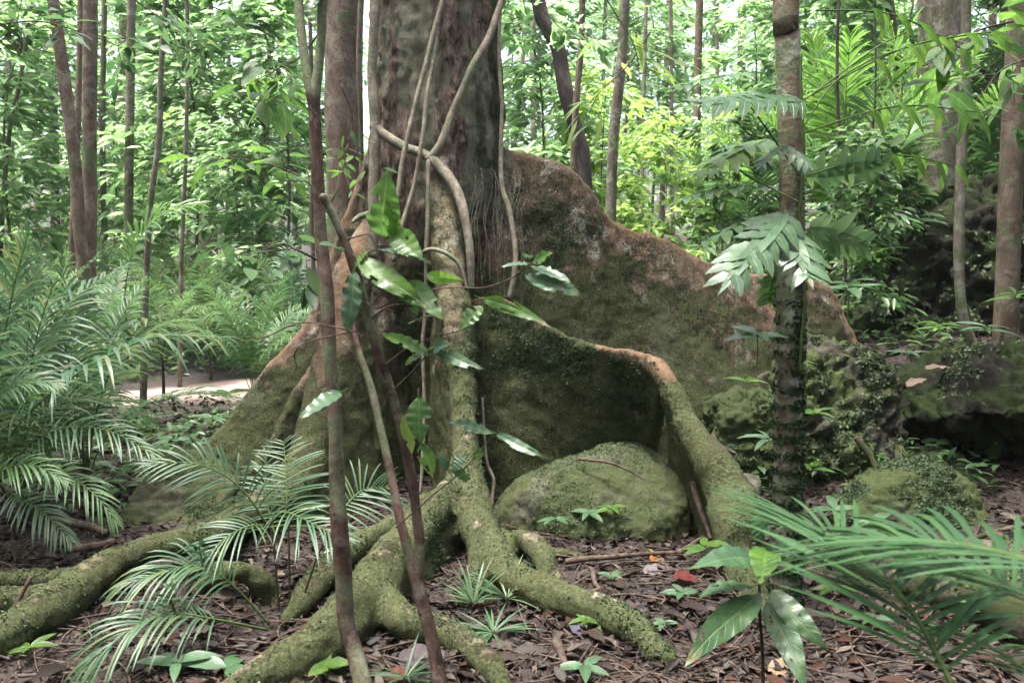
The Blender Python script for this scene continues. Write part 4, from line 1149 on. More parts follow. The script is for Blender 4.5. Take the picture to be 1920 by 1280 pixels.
# fine hanging rootlets at the right of the trunk
rs = np.random.RandomState(21)
mb = MB()
for k in range(24):
    x = rs.uniform(885, 985); y = rs.uniform(300, 400); L = rs.uniform(90, 260)
    Yd = 5.72 + (.12 if x > 930 else 0)
    dx = rs.uniform(-35, 25)
    tube(mb, PP([(x, y, Yd), (x + dx * .3, y + L * .3, Yd - .04), (x + dx * .6 + rs.uniform(-6, 6), y + L * .65, Yd - .08), (x + dx, y + L, Yd - .1)]), [.0014, .0013, .001, .0008], n=20, seg=4, wob=.035)
tag(mb.build('hanging_rootlets', [M['liana']]), 'tangle of hair-thin roots hanging where trunk and long buttress meet', 'rootlets', kind='stuff')

# ------------------------------------------------------------------ creeping leaves on the buttresses and roots
def mask_tree(p, n):
    x, y, z = p.T
    f = sstep(.0, .35, fbm(p * 3.2 + 2, 3)) 
    b2 = np.exp(-((x - .75) / .75) ** 2 - ((z - .95) / .35) ** 2) * (y < 5.7)
    b1 = np.exp(-((x - .35) / .5) ** 2 - ((z - 1.55) / .55) ** 2) * (y > 5.4)
    lowr = sstep(.6, .15, z) * sstep(-.35, .5, n[:, 2]) * .7
    cr = np.exp(-((x + .27) / .12) ** 2) * sstep(1.2, .7, z) * (n[:, 0] > -.2) * (y < 5.6) * 1.3
    rim = (n[:, 2] < .5) * 1.0
    return (b2 * 1.6 * rim + b1 * 1.1 * rim + lowr * .35 + cr) * (.12 + f) * (n[:, 1] < .35) * (z > .0)
mb = MB()
scatter_leaves(mb, TV, TQ, 40000, mask_tree, L=(.006, .015), seed=2, flat=.8)
tag(mb.build('buttress_creeper', [M['creeper']]), 'film of tiny round creeper leaves over the buttress faces and roots', 'creeper', kind='stuff')

# ------------------------------------------------------------------ litter and twigs
def litter():
    rs = np.random.RandomState(3)
    mb = MB()
    n = 14000
    y = 2.2 + rs.rand(n) ** 1.5 * 7.5
    x = rs.uniform(-1, 1, n) * (y * .68 + .3)
    keep = vnoise(np.stack([x * 2, y * 2, 0 * x], 1)) > -.55
    x, y = x[keep], y[keep]; n = len(x)
    z = H(x, y) + .012 + rs.rand(n) * .018
    a = rs.uniform(0, 2 * math.pi, n)
    d = np.stack([np.cos(a), np.sin(a), rs.uniform(-.25, .3, n)], 1)
    up = nrm(np.stack([rs.normal(0, .35, n), rs.normal(0, .35, n), np.ones(n)], 1))
    L = rs.uniform(.025, .09, n) ; L[rs.rand(n) < .05] *= 1.35
    W = L * rs.uniform(.3, .5, n)
    big = (y < 6)
    for sel, ns in ((big, 4), (~big, 1)):
        for fo, dr in ((.2, .15), (.6, -.1), (-.3, .3), (.9, .25)):
            pick = sel & (rs.rand(n) < .5)
            if pick.sum():
                leaves(mb, np.stack([x, y, z], 1)[pick], d[pick], up[pick], L[pick], W[pick], nseg=ns, fold=fo, droop=dr)
    n = 420
    y = 2.3 + rs.rand(n) ** 1.2 * 5; x = rs.uniform(-1, 1, n) * (y * .64)
    a = rs.uniform(0, 2 * math.pi, n); l = rs.uniform(.09, .17, n)
    leaves(mb, np.stack([x, y, H(x, y) + .03], 1), np.stack([np.cos(a), np.sin(a), rs.uniform(-.1, .35, n)], 1), np.stack([rs.normal(0, .4, n), rs.normal(0, .4, n), np.ones(n)], 1), l, l * rs.uniform(.3, .42, n), nseg=8, fold=.35, droop=.2, ruffle=.2)
    n = 26000
    y = 2.2 + rs.rand(n) ** 1.6 * 5.5; x = rs.uniform(-1, 1, n) * (y * .68 + .2)
    z = H(x, y) + .014 + rs.rand(n) * .012
    a = rs.uniform(0, 2 * math.pi, n)
    l = rs.uniform(.010, .038, n)
    leaves(mb, np.stack([x, y, z], 1), np.stack([np.cos(a), np.sin(a), rs.uniform(-.4, .4, n)], 1), np.stack([rs.normal(0, .5, n), rs.normal(0, .5, n), np.ones(n)], 1), l, l * rs.uniform(.2, .7, n), nseg=1, fold=.3, droop=.2)
    tag(mb.build('leaf_litter', [M['litter']]), 'layer of curled brown and tan fallen leaves over the forest floor', 'leaf litter', kind='stuff')
    mb = MB()
    for k in range(2100):
        yy = 2.3 + rs.rand() ** 1.4 * 6; xx = rs.uniform(-1, 1) * (yy * .66)
        a = rs.uniform(0, math.pi); L = rs.uniform(.06, .38) * (1 if rs.rand() < .8 else 1.8)
        p0 = np.array([xx, yy, 0]); p1 = p0 + np.array([math.cos(a), math.sin(a), 0]) * L
        pm = (p0 + p1) / 2 + rs.normal(0, .02, 3)
        pts = np.array([p0, pm, p1]); pts[:, 2] = H(pts[:, 0], pts[:, 1]) + np.array([.015, .02, .015]) + rs.uniform(0, .02)
        r = rs.uniform(.0012, .005)
        tube(mb, pts, [r, r, r * .5], n=7, seg=5, cap=False)
    tag(mb.build('ground_twigs', [M['twig']]), 'scatter of thin dead twigs and rootlets on the forest floor', 'twigs', kind='stuff')
litter()

def stick(label, pts, r, group='sticks lying on the forest floor', mat='twig', cat='stick', name='fallen_stick'):
    p = PG(pts)
    rad = np.linspace(r, r * .6, len(p))
    mb = MB(); tube(mb, p, list(rad), n=30, seg=8, rough=.25, fr=12, wob=.01)
    tag(mb.build(name, [M[mat]]), label, cat, group)
stick('long thin pinkish stick lying level in front of the low boulder', [(1060, 1052, .04), (1130, 1046, .05), (1200, 1038, .05), (1270, 1034, .04)], .016)
stick('slender dark twig resting across the flat top of the low boulder', [(1085, 858, 4.82), (1130, 865, 4.74), (1170, 880, 4.7), (1208, 898, 4.66)], .009)
stick('bent dead root leaning between the low boulder and the thick root', [(1296, 905, 4.6), (1310, 950, 4.5), (1325, 990, 4.45), (1332, 1010, 4.4)], .018)
stick('crossed dead stick at the foot of the bent dead root', [(1275, 1035, .05), (1305, 1015, .06), (1335, 1000, .08)], .016)
stick('stubby piece of rotten wood standing in the litter by the small mossy stone', [(1040, 1205, .05), (1048, 1225, .04), (1058, 1248, .03)], .022)
stick('forked pale stick on the soil in front of the low boulder', [(1112, 1072, .03), (1116, 1095, .03), (1122, 1105, .03), (1092, 1112, .02)], .013)
stick('grey stick poking up from the litter in the lower left corner', [(5, 1175, .03), (30, 1135, .12), (62, 1078, .24)], .014)
stick('dark stick hanging beside the creeper-draped boulder', [(1335, 815, 5.1), (1350, 835, 5.05), (1378, 850, 5.0)], .014)
stick('gnarled mossy root lying down the side of the creeper-draped boulder', [(1605, 820, 5.35), (1632, 855, 5.3), (1645, 880, 5.25), (1665, 890, 5.2)], .022, mat='root')
stick('pale thin stick at the lower left among leaf stalks', [(20, 1270, .02), (90, 1265, .03), (160, 1262, .03)], .008)
stick('low weathered branch half covered by litter under the left palms', [(100, 975, .04), (160, 985, .05), (200, 1000, .04)], .03)
stick('dark branch next to the low weathered branch under the palms', [(130, 1030, .03), (190, 1020, .04), (215, 1012, .04)], .03)
stick('thin brown stick lying in the litter behind the lone rounded boulder', [(1795, 1025, .04), (1850, 1000, .05), (1920, 985, .06)], .018, mat='root')
stick('slanted dead stick beside the flat stone and pole tree', [(1575, 945, .04), (1640, 930, .05), (1690, 920, .06)], .03, mat='root')

def dead_leaf(label, x, y, x1, y1, wpx, col, fold=.3, lift=.03, name='fallen_leaf', up=(0, -.25, 1)):
    a, b = PG([(x, y, lift), (x1, y1, lift)])
    m = bpy.data.materials.get('dead_' + name + str(col))
    if m is None:
        m = solid_mat('dead_leaf_skin', [(.3, [c * .3 for c in col]), (.7, [min(1, c * .62) for c in col])], 40, .6, .25)
    d = b - a; L = np.linalg.norm(d)
    mb = MB(); leaves(mb, [a], [d / L], [up], [L], [wpx / FPX * a[1] * 1.5], nseg=12, fold=fold, droop=.08, ruffle=.15)
    tag(mb.build(name, [m]), label, 'fallen leaf', 'large fallen leaves')
dead_leaf('large grey-purple fallen leaf lying at the foot of the slanting sapling', 745, 1240, 850, 1222, 46, (.14, .11, .12), .15)
dead_leaf('deep red fallen leaf in front of the low boulder', 1262, 1078, 1312, 1086, 22, (.14, .025, .02), .3, .04)
dead_leaf('pale grey fallen leaf to the left of the deep red one', 1205, 1068, 1252, 1072, 26, (.22, .19, .19), .2)
dead_leaf('orange-brown fallen leaf behind the pale grey one', 1222, 1052, 1240, 1040, 16, (.34, .14, .05), .2)
dead_leaf('tan fallen leaf under the long-leaved seedling', 1440, 1248, 1482, 1262, 34, (.36, .26, .17), .3)
dead_leaf('pale pink-tan dead leaf perched on the rocks, nearer the creeper-draped boulder', 1700, 725, 1738, 705, 15, (.26, .19, .14), .4, .62)
dead_leaf('pale pink-tan dead leaf perched on the rocks beneath the slim bent tree', 1735, 692, 1785, 685, 14, (.28, .20, .15), .4, .62)
dead_leaf('dark glossy fallen leaf beside the rotten wood stub', 1075, 1165, 1108, 1200, 24, (.12, .11, .14), .2)
dead_leaf('curled reddish leaf at the base of the slanting sapling', 730, 1268, 770, 1262, 26, (.20, .07, .05), .4)
dead_leaf('yellowing fallen leaf left of the deep red one', 1205, 1035, 1226, 1030, 12, (.40, .34, .10), .2)
dead_leaf('upright dead leaf standing by the lone rounded boulder', 1858, 1010, 1872, 985, 20, (.20, .12, .09), .3, .12)

# ------------------------------------------------------------------ prototypes of plants, placed and copied
class Kind:
    def __init__(s, root, kids):
        s.root, s.kids, s.used = root, kids, False
        PROTO_CHILDREN[root.name] = kids
    def place(s, loc, rz, sc, label, group=None, cat=None):
        if not s.used:
            s.used = True
            r = s.root
            r.location = tuple(float(k) for k in loc); r.rotation_euler = (0, 0, rz); r.scale = (sc, sc, sc)
            r['label'] = label
            if group: r['group'] = group
            return r
        return copy_tree(s.root, loc, rz, sc, label, group, cat)

def palm_kind(seed, nf, L, Lf, wd, mat, stem_h=.3, npairs=34, lift=1.0, droop=.4, name='forest_palm', arch=1.0):
    rs = np.random.RandomState(seed)
    root = thing(name, 'x', 'palm')
    kids = []
    mb = MB(); tube(mb, [(0, 0, -.1), (.01, 0, stem_h * .5), (0, .01, stem_h + .05)], [.03, .022, .018], n=10, seg=8, rough=.15, fr=20)
    kids.append(mb.build('stem', [M['stem_dark']], root))
    for k in range(nf):
        az = k * 2.4 + rs.uniform(-.3, .3)
        age = k / max(nf - 1, 1)
        th = (.15 + 1.0 * age ** .8) * arch + rs.uniform(-.1, .1)
        l = L * rs.uniform(.8, 1.1)
        ca, sa = math.cos(az), math.sin(az)
        pts = []
        for t in np.linspace(0, 1, 7):
            bend = th * (t ** 1.3) * 1.25 + .22 * age
            if not pts: p = np.array([0, 0, stem_h]); pts.append(p); continue
            step = l / 6
            p = pts[-1] + step * np.array([ca * math.sin(bend), sa * math.sin(bend), math.cos(bend) * lift]) + rs.normal(0, .012, 3)
            pts.append(p)
        mb = MB()
        frond(mb, pts, Lf * rs.uniform(.85, 1.1), npairs, wd, .28, droop=droop * rs.uniform(.7, 1.3), vee=.22, seed=seed * 31 + k, nseg=4, rr=.006)
        kids.append(mb.build('frond', [M[mat], M['stem_green']], root))
    return Kind(root, kids)

def branch_leaves(mb, p0, p1, n, L, rs, spread=.25, m=0, sag=.1, aspect=.38, nseg=1):
    """twig from p0 to p1 with leaves held in a loose flat spray"""
    t = rs.rand(n) ** .8
    c = p0[None] * (1 - t[:, None]) + p1[None] * t[:, None]
    ax = nrm(p1 - p0); side = nrm(np.cross(ax, [0, 0, 1.0]))
    s = rs.choice([-1, 1], n)
    off = rs.rand(n)
    pos = c + side * (s * off * spread)[:, None] + np.array([0, 0, 1.0]) * (rs.normal(0, .05, n) - sag * off * .5)[:, None]
    d = ax[None] * rs.uniform(.2, 1, n)[:, None] + side * (s * rs.uniform(.3, 1.1, n))[:, None] + np.stack([0 * t, 0 * t, rs.uniform(-.6, .15, n)], 1)
    up = np.stack([rs.normal(0, .35, n), rs.normal(0, .35, n), np.ones(n)], 1)
    l = L * rs.uniform(.65, 1.25, n)
    leaves(mb, pos, d, up, l, l * aspect, nseg=nseg, fold=.12, droop=.18, m=m)

def sapling_kind(seed, h, nb, nl, L, mat, z0=.25, rad=.9, name='leafy_understory_tree', cat='tree', r=.02, aspect=.38, nseg=1, cone=.5):
    rs = np.random.RandomState(seed)
    root = thing(name, 'x', cat)
    sway = rs.normal(0, .12, (5, 2)) * h / 4
    tp = np.array([[sway[k][0] * k / 4, sway[k][1] * k / 4, h * k / 4] for k in range(5)]); tp[0, 2] = -.15
    tb = MB(); c = tube(tb, tp, [r, r * .85, r * .7, r * .5, r * .2], n=26, seg=7, rough=.1, fr=8)
    fb = MB()
    for k in range(nb):
        t = z0 + (1 - z0) * (k + rs.rand()) / nb
        i = min(int(t * 25), 25)
        p0 = c[i]
        az = k * 2.4 + rs.uniform(-.6, .6)
        ln = rad * rs.uniform(.45, 1.1) * (1 - cone * (t - z0) / (1 - z0) * .9)
        e = rs.uniform(-.1, .45)
        p1 = p0 + ln * np.array([math.cos(az) * math.cos(e), math.sin(az) * math.cos(e), math.sin(e)])
        pm = (p0 + p1) / 2 + np.array([0, 0, ln * .08])
        tube(tb, [p0, pm, p1], [r * .28, r * .2, r * .08], n=7, seg=4, cap=False)
        for q in range(3):
            a = p0 + (p1 - p0) * rs.uniform(.25, .8)
            az2 = az + rs.uniform(-.9, .9)
            b = a + ln * rs.uniform(.3, .6) * np.array([math.cos(az2), math.sin(az2), rs.uniform(-.15, .25)])
            if q: tube(tb, [a, b], [r * .12, r * .05], n=3, seg=3, cap=False)
            else: b = p1 + (p1 - p0) * .15
            branch_leaves(fb, a, b, nl // 3, L, rs, spread=ln * .25, aspect=aspect, nseg=nseg)
    kids = [tb.build('trunk', [M['bark_grey']], root), fb.build('crown', [M[mat]], root)]
    return Kind(root, kids)

PALM = [palm_kind(1, 9, 1.7, .50, .024, 'palm', .25, npairs=36, droop=.5), palm_kind(2, 10, 1.5, .44, .021, 'palm', .5, npairs=34, droop=.5), palm_kind(3, 8, 1.9, .56, .026, 'palm_cool', .3, npairs=36, droop=.65),
        palm_kind(4, 8, 1.25, .38, .018, 'palm_cool', .1, npairs=30, droop=.5)]
PALMB = [palm_kind(5, 9, 2.6, .62, .034, 'palm_bright', .6, npairs=44, droop=.3, arch=.75), palm_kind(6, 8, 2.2, .55, .030, 'palm', .6, npairs=42, droop=.3, arch=.8)]
SAP = [sapling_kind(11, 4.2, 46, 48, .15, 'leaf_back', .2, 1.0), sapling_kind(12, 5.6, 52, 39, .23, 'leaf_back', .25, 1.3, r=.03), sapling_kind(13, 3.0, 34, 42, .14, 'leaf_yellow', .2, .8, r=.014),
       sapling_kind(14, 7.5, 80, 51, .17, 'leaf_dark', .25, 1.6, r=.045), sapling_kind(15, 2.2, 24, 36, .15, 'leaf_dark', .15, .7, r=.012), sapling_kind(16, 6.5, 70, 57, .115, 'leaf_back', .3, 1.5, r=.04),
       sapling_kind(17, 1.3, 14, 30, .16, 'leaf_yellow', .1, .5, r=.010), sapling_kind(18, 9.5, 100, 51, .18, 'leaf_back', .3, 2.1, r=.06)]

# palms of the clearing edge: (px of the foot, depth, kind, scale, label)
pl = [(60, 7.4, 2, 1.05, 'large silvery palm at the left edge, closest of the arching palms'),
      (-40, 6.6, 0, .9, 'palm partly cut off by the left edge, its fronds fanning across the litter'),
      (170, 8.0, 0, 1.1, 'silvery palm in front of the bowed tree'),
      (300, 9.4, 1, 1.05, 'palm with drooping silvery fronds beside the wavy black-footed stem'),
      (470, 8.6, 0, 1.0, 'silvery palm nearest the buttress tree, its fronds touching the outer buttress'),
      (90, 9.5, 1, 1.2, 'palm standing behind the large silvery one at the left'),
      (540, 10.5, 2, 1.1, 'palm deep between the forked sapling and the mud patch'),
      (390, 11.5, 0, 1.2, 'palm growing beyond the bare mud patch'),
      (230, 12.0, 2, 1.2, 'palm seen between the two pairs of slim trunks'),
      (20, 12.0, 0, 1.3, 'shadowy palm behind all others at the left edge')]
rs = np.random.RandomState(31)
for px, Y, k, s, lb in pl:
    x = (px - 960) / FPX * Y
    PALM[k].place((x, Y, H1(x, Y)), rs.uniform(0, 6.28), s * .76, lb, 'palms left of the buttress tree')
for px, Y, k, s, lb in [(25, 4.9, 3, 1.1, 'small low palm at the left edge over the dark litter'), (150, 5.4, 3, 1.05, 'small low palm with spiky fronds between the left edge and the mossy boulder'),
                        (-70, 4.3, 3, 1.3, 'yellow-tipped low palm reaching in from the left edge'), (75, 6.0, 3, .8, 'small palm above the spiky low one at the left')]:
    x = (px - 960) / FPX * Y
    PALM[k].place((x, Y, H1(x, Y)), rs.uniform(0, 6.28), s, lb, 'palms left of the buttress tree')
for px, Y, k, s, lb in [(1620, 8.8, 1, .95, 'tall palm with feathery upright fronds behind the pole tree'), (1560, 9.6, 0, 1.1, 'bright green palm rising just right of the pole tree'),
                        (1775, 11.2, 0, 1.15, 'bright palm just behind the massive grey trunk'), (1840, 10.5, 1, 1.2, 'palm above the black rock face'), (1430, 10.5, 1, .8, 'palm showing between the long buttress and the pole tree'),
                        (1340, 12.0, 0, .8, 'bright palm far behind the long buttress')]:
    x = (px - 960) / FPX * Y
    PALMB[k].place((x, Y, H1(x, Y)), rs.uniform(0, 6.28), s, lb, 'palms right of the buttress tree')

# understory trees: nearer ones placed by hand, deeper ones by jittered rows
hand = [(450, 12.2, 0, .95, 'leafy sapling between the stout pale trunk and the forked sapling'), (530, 12.6, 1, 1.0, 'tall leafy tree right behind the forked sapling'), (225, 14.2, 0, 1.1, 'leafy sapling by the wavy black-footed stem'),
        (40, 13.0, 1, 1.0, 'tall leafy tree in the upper left corner'), (120, 16.5, 3, .9, 'dark-leaved tree behind the bowed tree'), (360, 13.5, 1, 1.1, 'tall leafy tree in front of the stout pale trunk'),
        (1010, 13.0, 1, 1.0, 'tall leafy tree between the main trunk and the dark crooked tree'), (1110, 12.5, 2, 1.4, 'yellow-green leafy tree around the dark crooked trunk'), (1190, 9.2, 6, 1.1, 'bright yellow-green shrub poking up over the long buttress'),
        (1280, 9.6, 6, 1.0, 'yellow-green shrub behind the middle of the long buttress'), (1240, 11.5, 2, 1.0, 'yellow-green sapling behind the smooth grey tree'), (1350, 10.2, 4, 1.1, 'low dark-leaved shrub left of the pole tree'),
        (1400, 12.5, 0, 1.1, 'leafy sapling left of the pole tree, taller than the buttress'), (1560, 12.0, 1, 1.0, 'tall leafy tree right of the pole tree'), (1655, 8.3, 4, .9, 'dark-leaved shrub growing against the black rock face'),
        (1590, 7.4, 4, .8, 'dark-leaved shrub at the tip of the long buttress'), (1870, 10.5, 3, .8, 'dark-leaved tree over the black rock face'), (1690, 12.5, 0, 1.2, 'leafy sapling before the massive grey trunk')]
for px, Y, k, s, lb in hand:
    x = (px - 960) / FPX * Y
    SAP[k].place((x, Y, H1(x, Y)), rs.uniform(0, 6.28), s, lb, 'leafy saplings and small trees behind')
zones = [(-200, 200, 'left of the bowed tree'), (200, 420, 'behind the wavy and thin dark stems'), (420, 600, 'behind the forked sapling'), (600, 960, 'hidden behind the big trunk'), (960, 1150, 'behind the dark crooked tree'), (1150, 1310, 'behind the smooth grey tree'),
         (1310, 1480, 'left of the pole tree'), (1480, 1700, 'right of the pole tree'), (1700, 2150, 'behind the massive grey trunk')]
kname = ['mid-height leafy', 'tall leafy', 'yellow-green', 'tall dark-leaved', 'low dark-leaved', 'tall leafy', 'low yellow-green', 'very tall leafy']
for Y0, n in ((14.0, 6), (17.0, 7), (20.5, 8), (25, 10), (31, 11)):
    for k in range(n):
        px = -160 + 2240 * (k + rs.uniform(.1, .9)) / n
        Y = Y0 * rs.uniform(.93, 1.1)
        if 640 < px < 900 and Y < 30: continue
        kk = rs.choice([0, 1, 2, 3, 5, 7, 4, 6], p=[.17, .2, .12, .10, .2, .09, .06, .06]) if Y0 < 20 else rs.choice([1, 5, 7, 3, 2], p=[.28, .28, .28, .08, .08])
        x = (px - 960) / FPX * Y
        zn = [z for z in zones if z[0] <= px < z[1]]
        zl = zn[0][2] if zn else 'at the edge of the forest'
        dist = 'close' if Y < 15 else 'in the middle distance' if Y < 22 else 'far off'
        s = rs.uniform(.9, 1.25) * (1.0 if Y0 < 20 else 1.35)
        SAP[kk].place((x, Y, H1(x, Y)), rs.uniform(0, 6.28), s, f'{kname[kk]} forest tree {dist}, {zl}', 'leafy saplings and small trees behind')

# the far-off wood closing the view
def far_wood():
    rs = np.random.RandomState(77)
    mb = MB()
    nc = 400
    th = rs.uniform(-.72, .72, nc); rr = rs.uniform(34, 62, nc)
    cx, cy = np.sin(th) * rr, np.cos(th) * rr
    cz = H(cx, cy) + rs.rand(nc) ** 1.1 * 19
    per = 60
    pos = np.repeat(np.stack([cx, cy, cz], 1), per, 0) + rs.normal(0, 1, (nc * per, 3)) * np.array([1.3, 1.3, .8])
    n = len(pos)
    d = rs.normal(size=(n, 3)); d[:, 2] -= .4
    up = rs.normal(size=(n, 3)) * .6 + np.array([0, 0, 1])
    l = rs.uniform(.25, .5, n)
    leaves(mb, pos, d, up, l, l * .5, nseg=1, fold=.1, droop=.15)
    tag(mb.build('distant_forest_foliage', [M['leaf_back']]), 'mass of pale green foliage closing the forest far behind', 'foliage', kind='stuff')
far_wood()

def shade_wood():
    # unseen forest behind and beside the viewpoint, added to cut front light
    rs = np.random.RandomState(79)
    mb = MB()
    nc = 1500; th = rs.uniform(R(44), R(316), nc); rr = rs.uniform(6.5, 14, nc)
    cx, cy = np.sin(th) * rr, np.cos(th) * rr
    cz = H(cx, cy) + rs.rand(nc) * 11
    per = 60
    pos = np.repeat(np.stack([cx, cy, cz], 1), per, 0) + rs.normal(0, 1, (nc * per, 3)) * np.array([.8, .8, .5])
    n = len(pos); d = rs.normal(size=(n, 3)); d[:, 2] -= .4
    up = rs.normal(size=(n, 3)) * .5 + np.array([0, 0, 1])
    l = rs.uniform(.16, .34, n)
    leaves(mb, pos, d, up, l, l * .5, nseg=1, fold=.1, droop=.15)
    tag(mb.build('shading_foliage', [M['leaf_shade']]), 'unseen dark green foliage added around the clearing to block light', 'foliage', kind='stuff')
shade_wood()

def shade_crown():
    # unseen crown of the big tree, added above the frame to shade the foreground
    rs = np.random.RandomState(80)
    mb = MB()
    nc = 70; th = rs.uniform(0, 2 * math.pi, nc); rr = 9.0 * np.sqrt(rs.rand(nc))
    cx, cy = np.sin(th) * rr + TX + .4, np.cos(th) * rr * .75 + 2.6
    cz = 9.5 + 3.5 * rs.rand(nc)
    per = 60
    pos = np.repeat(np.stack([cx, cy, cz], 1), per, 0) + rs.normal(0, 1, (nc * per, 3)) * np.array([.6, .6, .3])
    n = len(pos); d = rs.normal(size=(n, 3)); d[:, 2] -= .4
    up = rs.normal(size=(n, 3)) * .5 + np.array([0, 0, 1])
    l = rs.uniform(.14, .30, n)
    leaves(mb, pos, d, up, l, l * .5, nseg=1, fold=.1, droop=.15)
    for k in range(9):
        a = k * .7
        tube(mb, [(TX, TY, 8.5), (TX + 2.5 * math.sin(a), TY - 1 + 2 * math.cos(a), 10.2), (TX + 6.5 * math.sin(a), 2.8 + 5 * math.cos(a), 11.5)], [.14, .08, .02], n=14, seg=6, m=1)
    mb.build('crown', [M['leaf_dark'], M['bark_grey']], TREE)
shade_crown()

# low ground cover behind the palms and the buttress
def cover():
    rs = np.random.RandomState(78)
    mb = MB()
    n = 30000
    y = 9 + rs.rand(n) * 16; x = rs.uniform(-.72, .72, n) * y
    dens = fbm(np.stack([x * .5, y * .5, 0 * x], 1), 2)
    mud = np.sqrt(((x + 3.6) / 1.7) ** 2 + ((y - 10.2) / 2.0) ** 2) < 1
    k = (dens > -.25) & ~mud
    x, y = x[k], y[k]; n = len(x)
    z = H(x, y) + rs.rand(n) ** 1.6 * (.35 + .5 * sstep(12, 20, y))
    pos = np.stack([x, y, z], 1)
    d = rs.normal(size=(n, 3)); d[:, 2] *= .4
    up = rs.normal(size=(n, 3)) * .4 + np.array([0, 0, 1])
    l = rs.uniform(.08, .2, n)
    leaves(mb, pos, d, up, l, l * .42, nseg=1, fold=.15, droop=.2)
    tag(mb.build('undergrowth', [M['leaf_dark']]), 'low dark green undergrowth covering the ground beyond the clearing', 'undergrowth', kind='stuff')
cover()

def bank():
    rs = np.random.RandomState(90)
    mb = MB()
    for (x0, x1, y0, y1, n, zt) in ((1.3, 3.6, 5.2, 7.6, 1100, .2), (-4.2, -2.2, 5.0, 8.5, 1600, .16), (-1.2, 1.2, 7.5, 9.5, 1200, .3)):
        cx = rs.uniform(x0, x1, n // 8); cy = rs.uniform(y0, y1, n // 8)
        x = np.repeat(cx, 8) + rs.normal(0, .06, len(cx) * 8); y = np.repeat(cy, 8) + rs.normal(0, .06, len(cx) * 8)
        m = len(x)
        pos = np.stack([x, y, H(x, y) + rs.rand(m) * zt], 1)
        d = np.stack([rs.normal(size=m), rs.normal(size=m), rs.uniform(-.2, .5, m)], 1)
        l = rs.uniform(.05, .13, m)
        leaves(mb, pos, d, np.stack([rs.normal(0, .3, m), rs.normal(0, .3, m), np.ones(m)], 1), l, l * .38, nseg=4, fold=.2, droop=.3)
    tag(mb.build('ground_herbs', [M['leaf_dark']]), 'low herbs growing between the stones and behind the roots', 'ground cover', kind='stuff')
bank()

# ------------------------------------------------------------------ plants of the foreground
def px_frond(parent, pts, Lf, n, wd, up=(0, -.5, .85), seed=1, mat='palm_cool', name='frond', **kw):
    mb = MB()
    P3 = PP(pts)
    sb = MB()
    frond(mb, P3, Lf, n, wd, up=up, seed=seed, mbs=sb, **kw)
    o = mb.build(name, [M[mat]], parent)
    sb.build('rachis', [M['stem_green']], o)
    return o

# seedling palm in the middle left
sp = thing('seedling_palm', 'slender palm seedling with comb-like bluish fronds in front of the long root', 'palm', G(530, 1200))
Yp = 3.62
for k, pts in enumerate([[(528, 1200, Yp), (520, 1100, Yp), (512, 1010, Yp), (498, 975, Yp)], [(545, 1205, Yp + .03), (543, 1100, Yp), (541, 1000, Yp), (538, 940, Yp)], [(540, 1195, Yp), (575, 1100, Yp - .02), (600, 1030, Yp - .02), (640, 960, Yp)]]):
    mb = MB(); tube(mb, PP(pts), [.006, .005, .0045, .003], n=16, seg=6); mb.build('stalk', [M['stem_dark']], sp)
pf = lambda x: .75 + .25 * np.sin(math.pi * np.clip(x, 0, 1)) - .55 * np.clip(x, 0, 1) ** 3
px_frond(sp, [(540, 990, 3.62), (538, 930, 3.66), (536, 880, 3.72), (532, 828, 3.8)], .25, 20, .009, up=(0, -1, .25), seed=5, a0=85, a1=55, start=.05, droop=.18, vee=.12, prof=pf)
px_frond(sp, [(498, 980, 3.62), (465, 930, 3.6), (420, 890, 3.58), (360, 868, 3.55), (280, 870, 3.5)], .24, 19, .010, up=(0, -.7, .7), seed=6, a0=60, a1=18, start=.12, droop=.3, vee=.1)
px_frond(sp, [(505, 985, 3.6), (530, 960, 3.5), (575, 975, 3.4), (640, 1010, 3.3)], .25, 16, .010, up=(0, -.5, .9), seed=7, a0=60, a1=20, start=.2, droop=.35)
px_frond(sp, [(505, 990, 3.6), (470, 985, 3.5), (420, 1010, 3.42), (380, 1050, 3.35)], .22, 14, .010, up=(0, -.5, .9), seed=8, a0=60, a1=20, start=.2, droop=.35)
px_frond(sp, [(640, 960, 3.62), (665, 930, 3.66), (690, 915, 3.7), (725, 912, 3.75)], .22, 16, .009, up=(0, -.8, .5), seed=9, a0=75, a1=30, start=.05, droop=.25)
px_frond(sp, [(515, 1000, 3.62), (500, 940, 3.7), (497, 900, 3.78), (500, 850, 3.85)], .16, 12, .009, up=(0, -.9, .4), seed=10, a0=70, a1=30, start=.2, droop=.3)
sp2 = thing('drooping_palm', 'low palm seedling whose fronds droop over the lower left root and litter', 'palm', G(520, 1205))
for k, (pts, L_, sd_) in enumerate([([(505, 1170, 3.4), (440, 1100, 3.35), (380, 1062, 3.3), (310, 1070, 3.2), (235, 1095, 3.12)], .27, 11),
                                    ([(500, 1180, 3.38), (400, 1160, 3.2), (320, 1150, 3.1), (250, 1175, 3.0), (170, 1240, 2.9)], .27, 12),
                                    ([(330, 1152, 3.12), (322, 1130, 3.1), (318, 1115, 3.1), (322, 1090, 3.12)], .10, 13),
                                    ([(380, 1062, 3.3), (376, 1040, 3.3), (374, 1025, 3.3), (378, 1005, 3.3)], .10, 14)]):
    px_frond(sp2, pts, L_, 24 if k < 2 else 5, .011, up=(0, -.5, .9), seed=sd_, a0=50, a1=14, start=.35 if k < 2 else .2, droop=.5, mat='palm_cool')
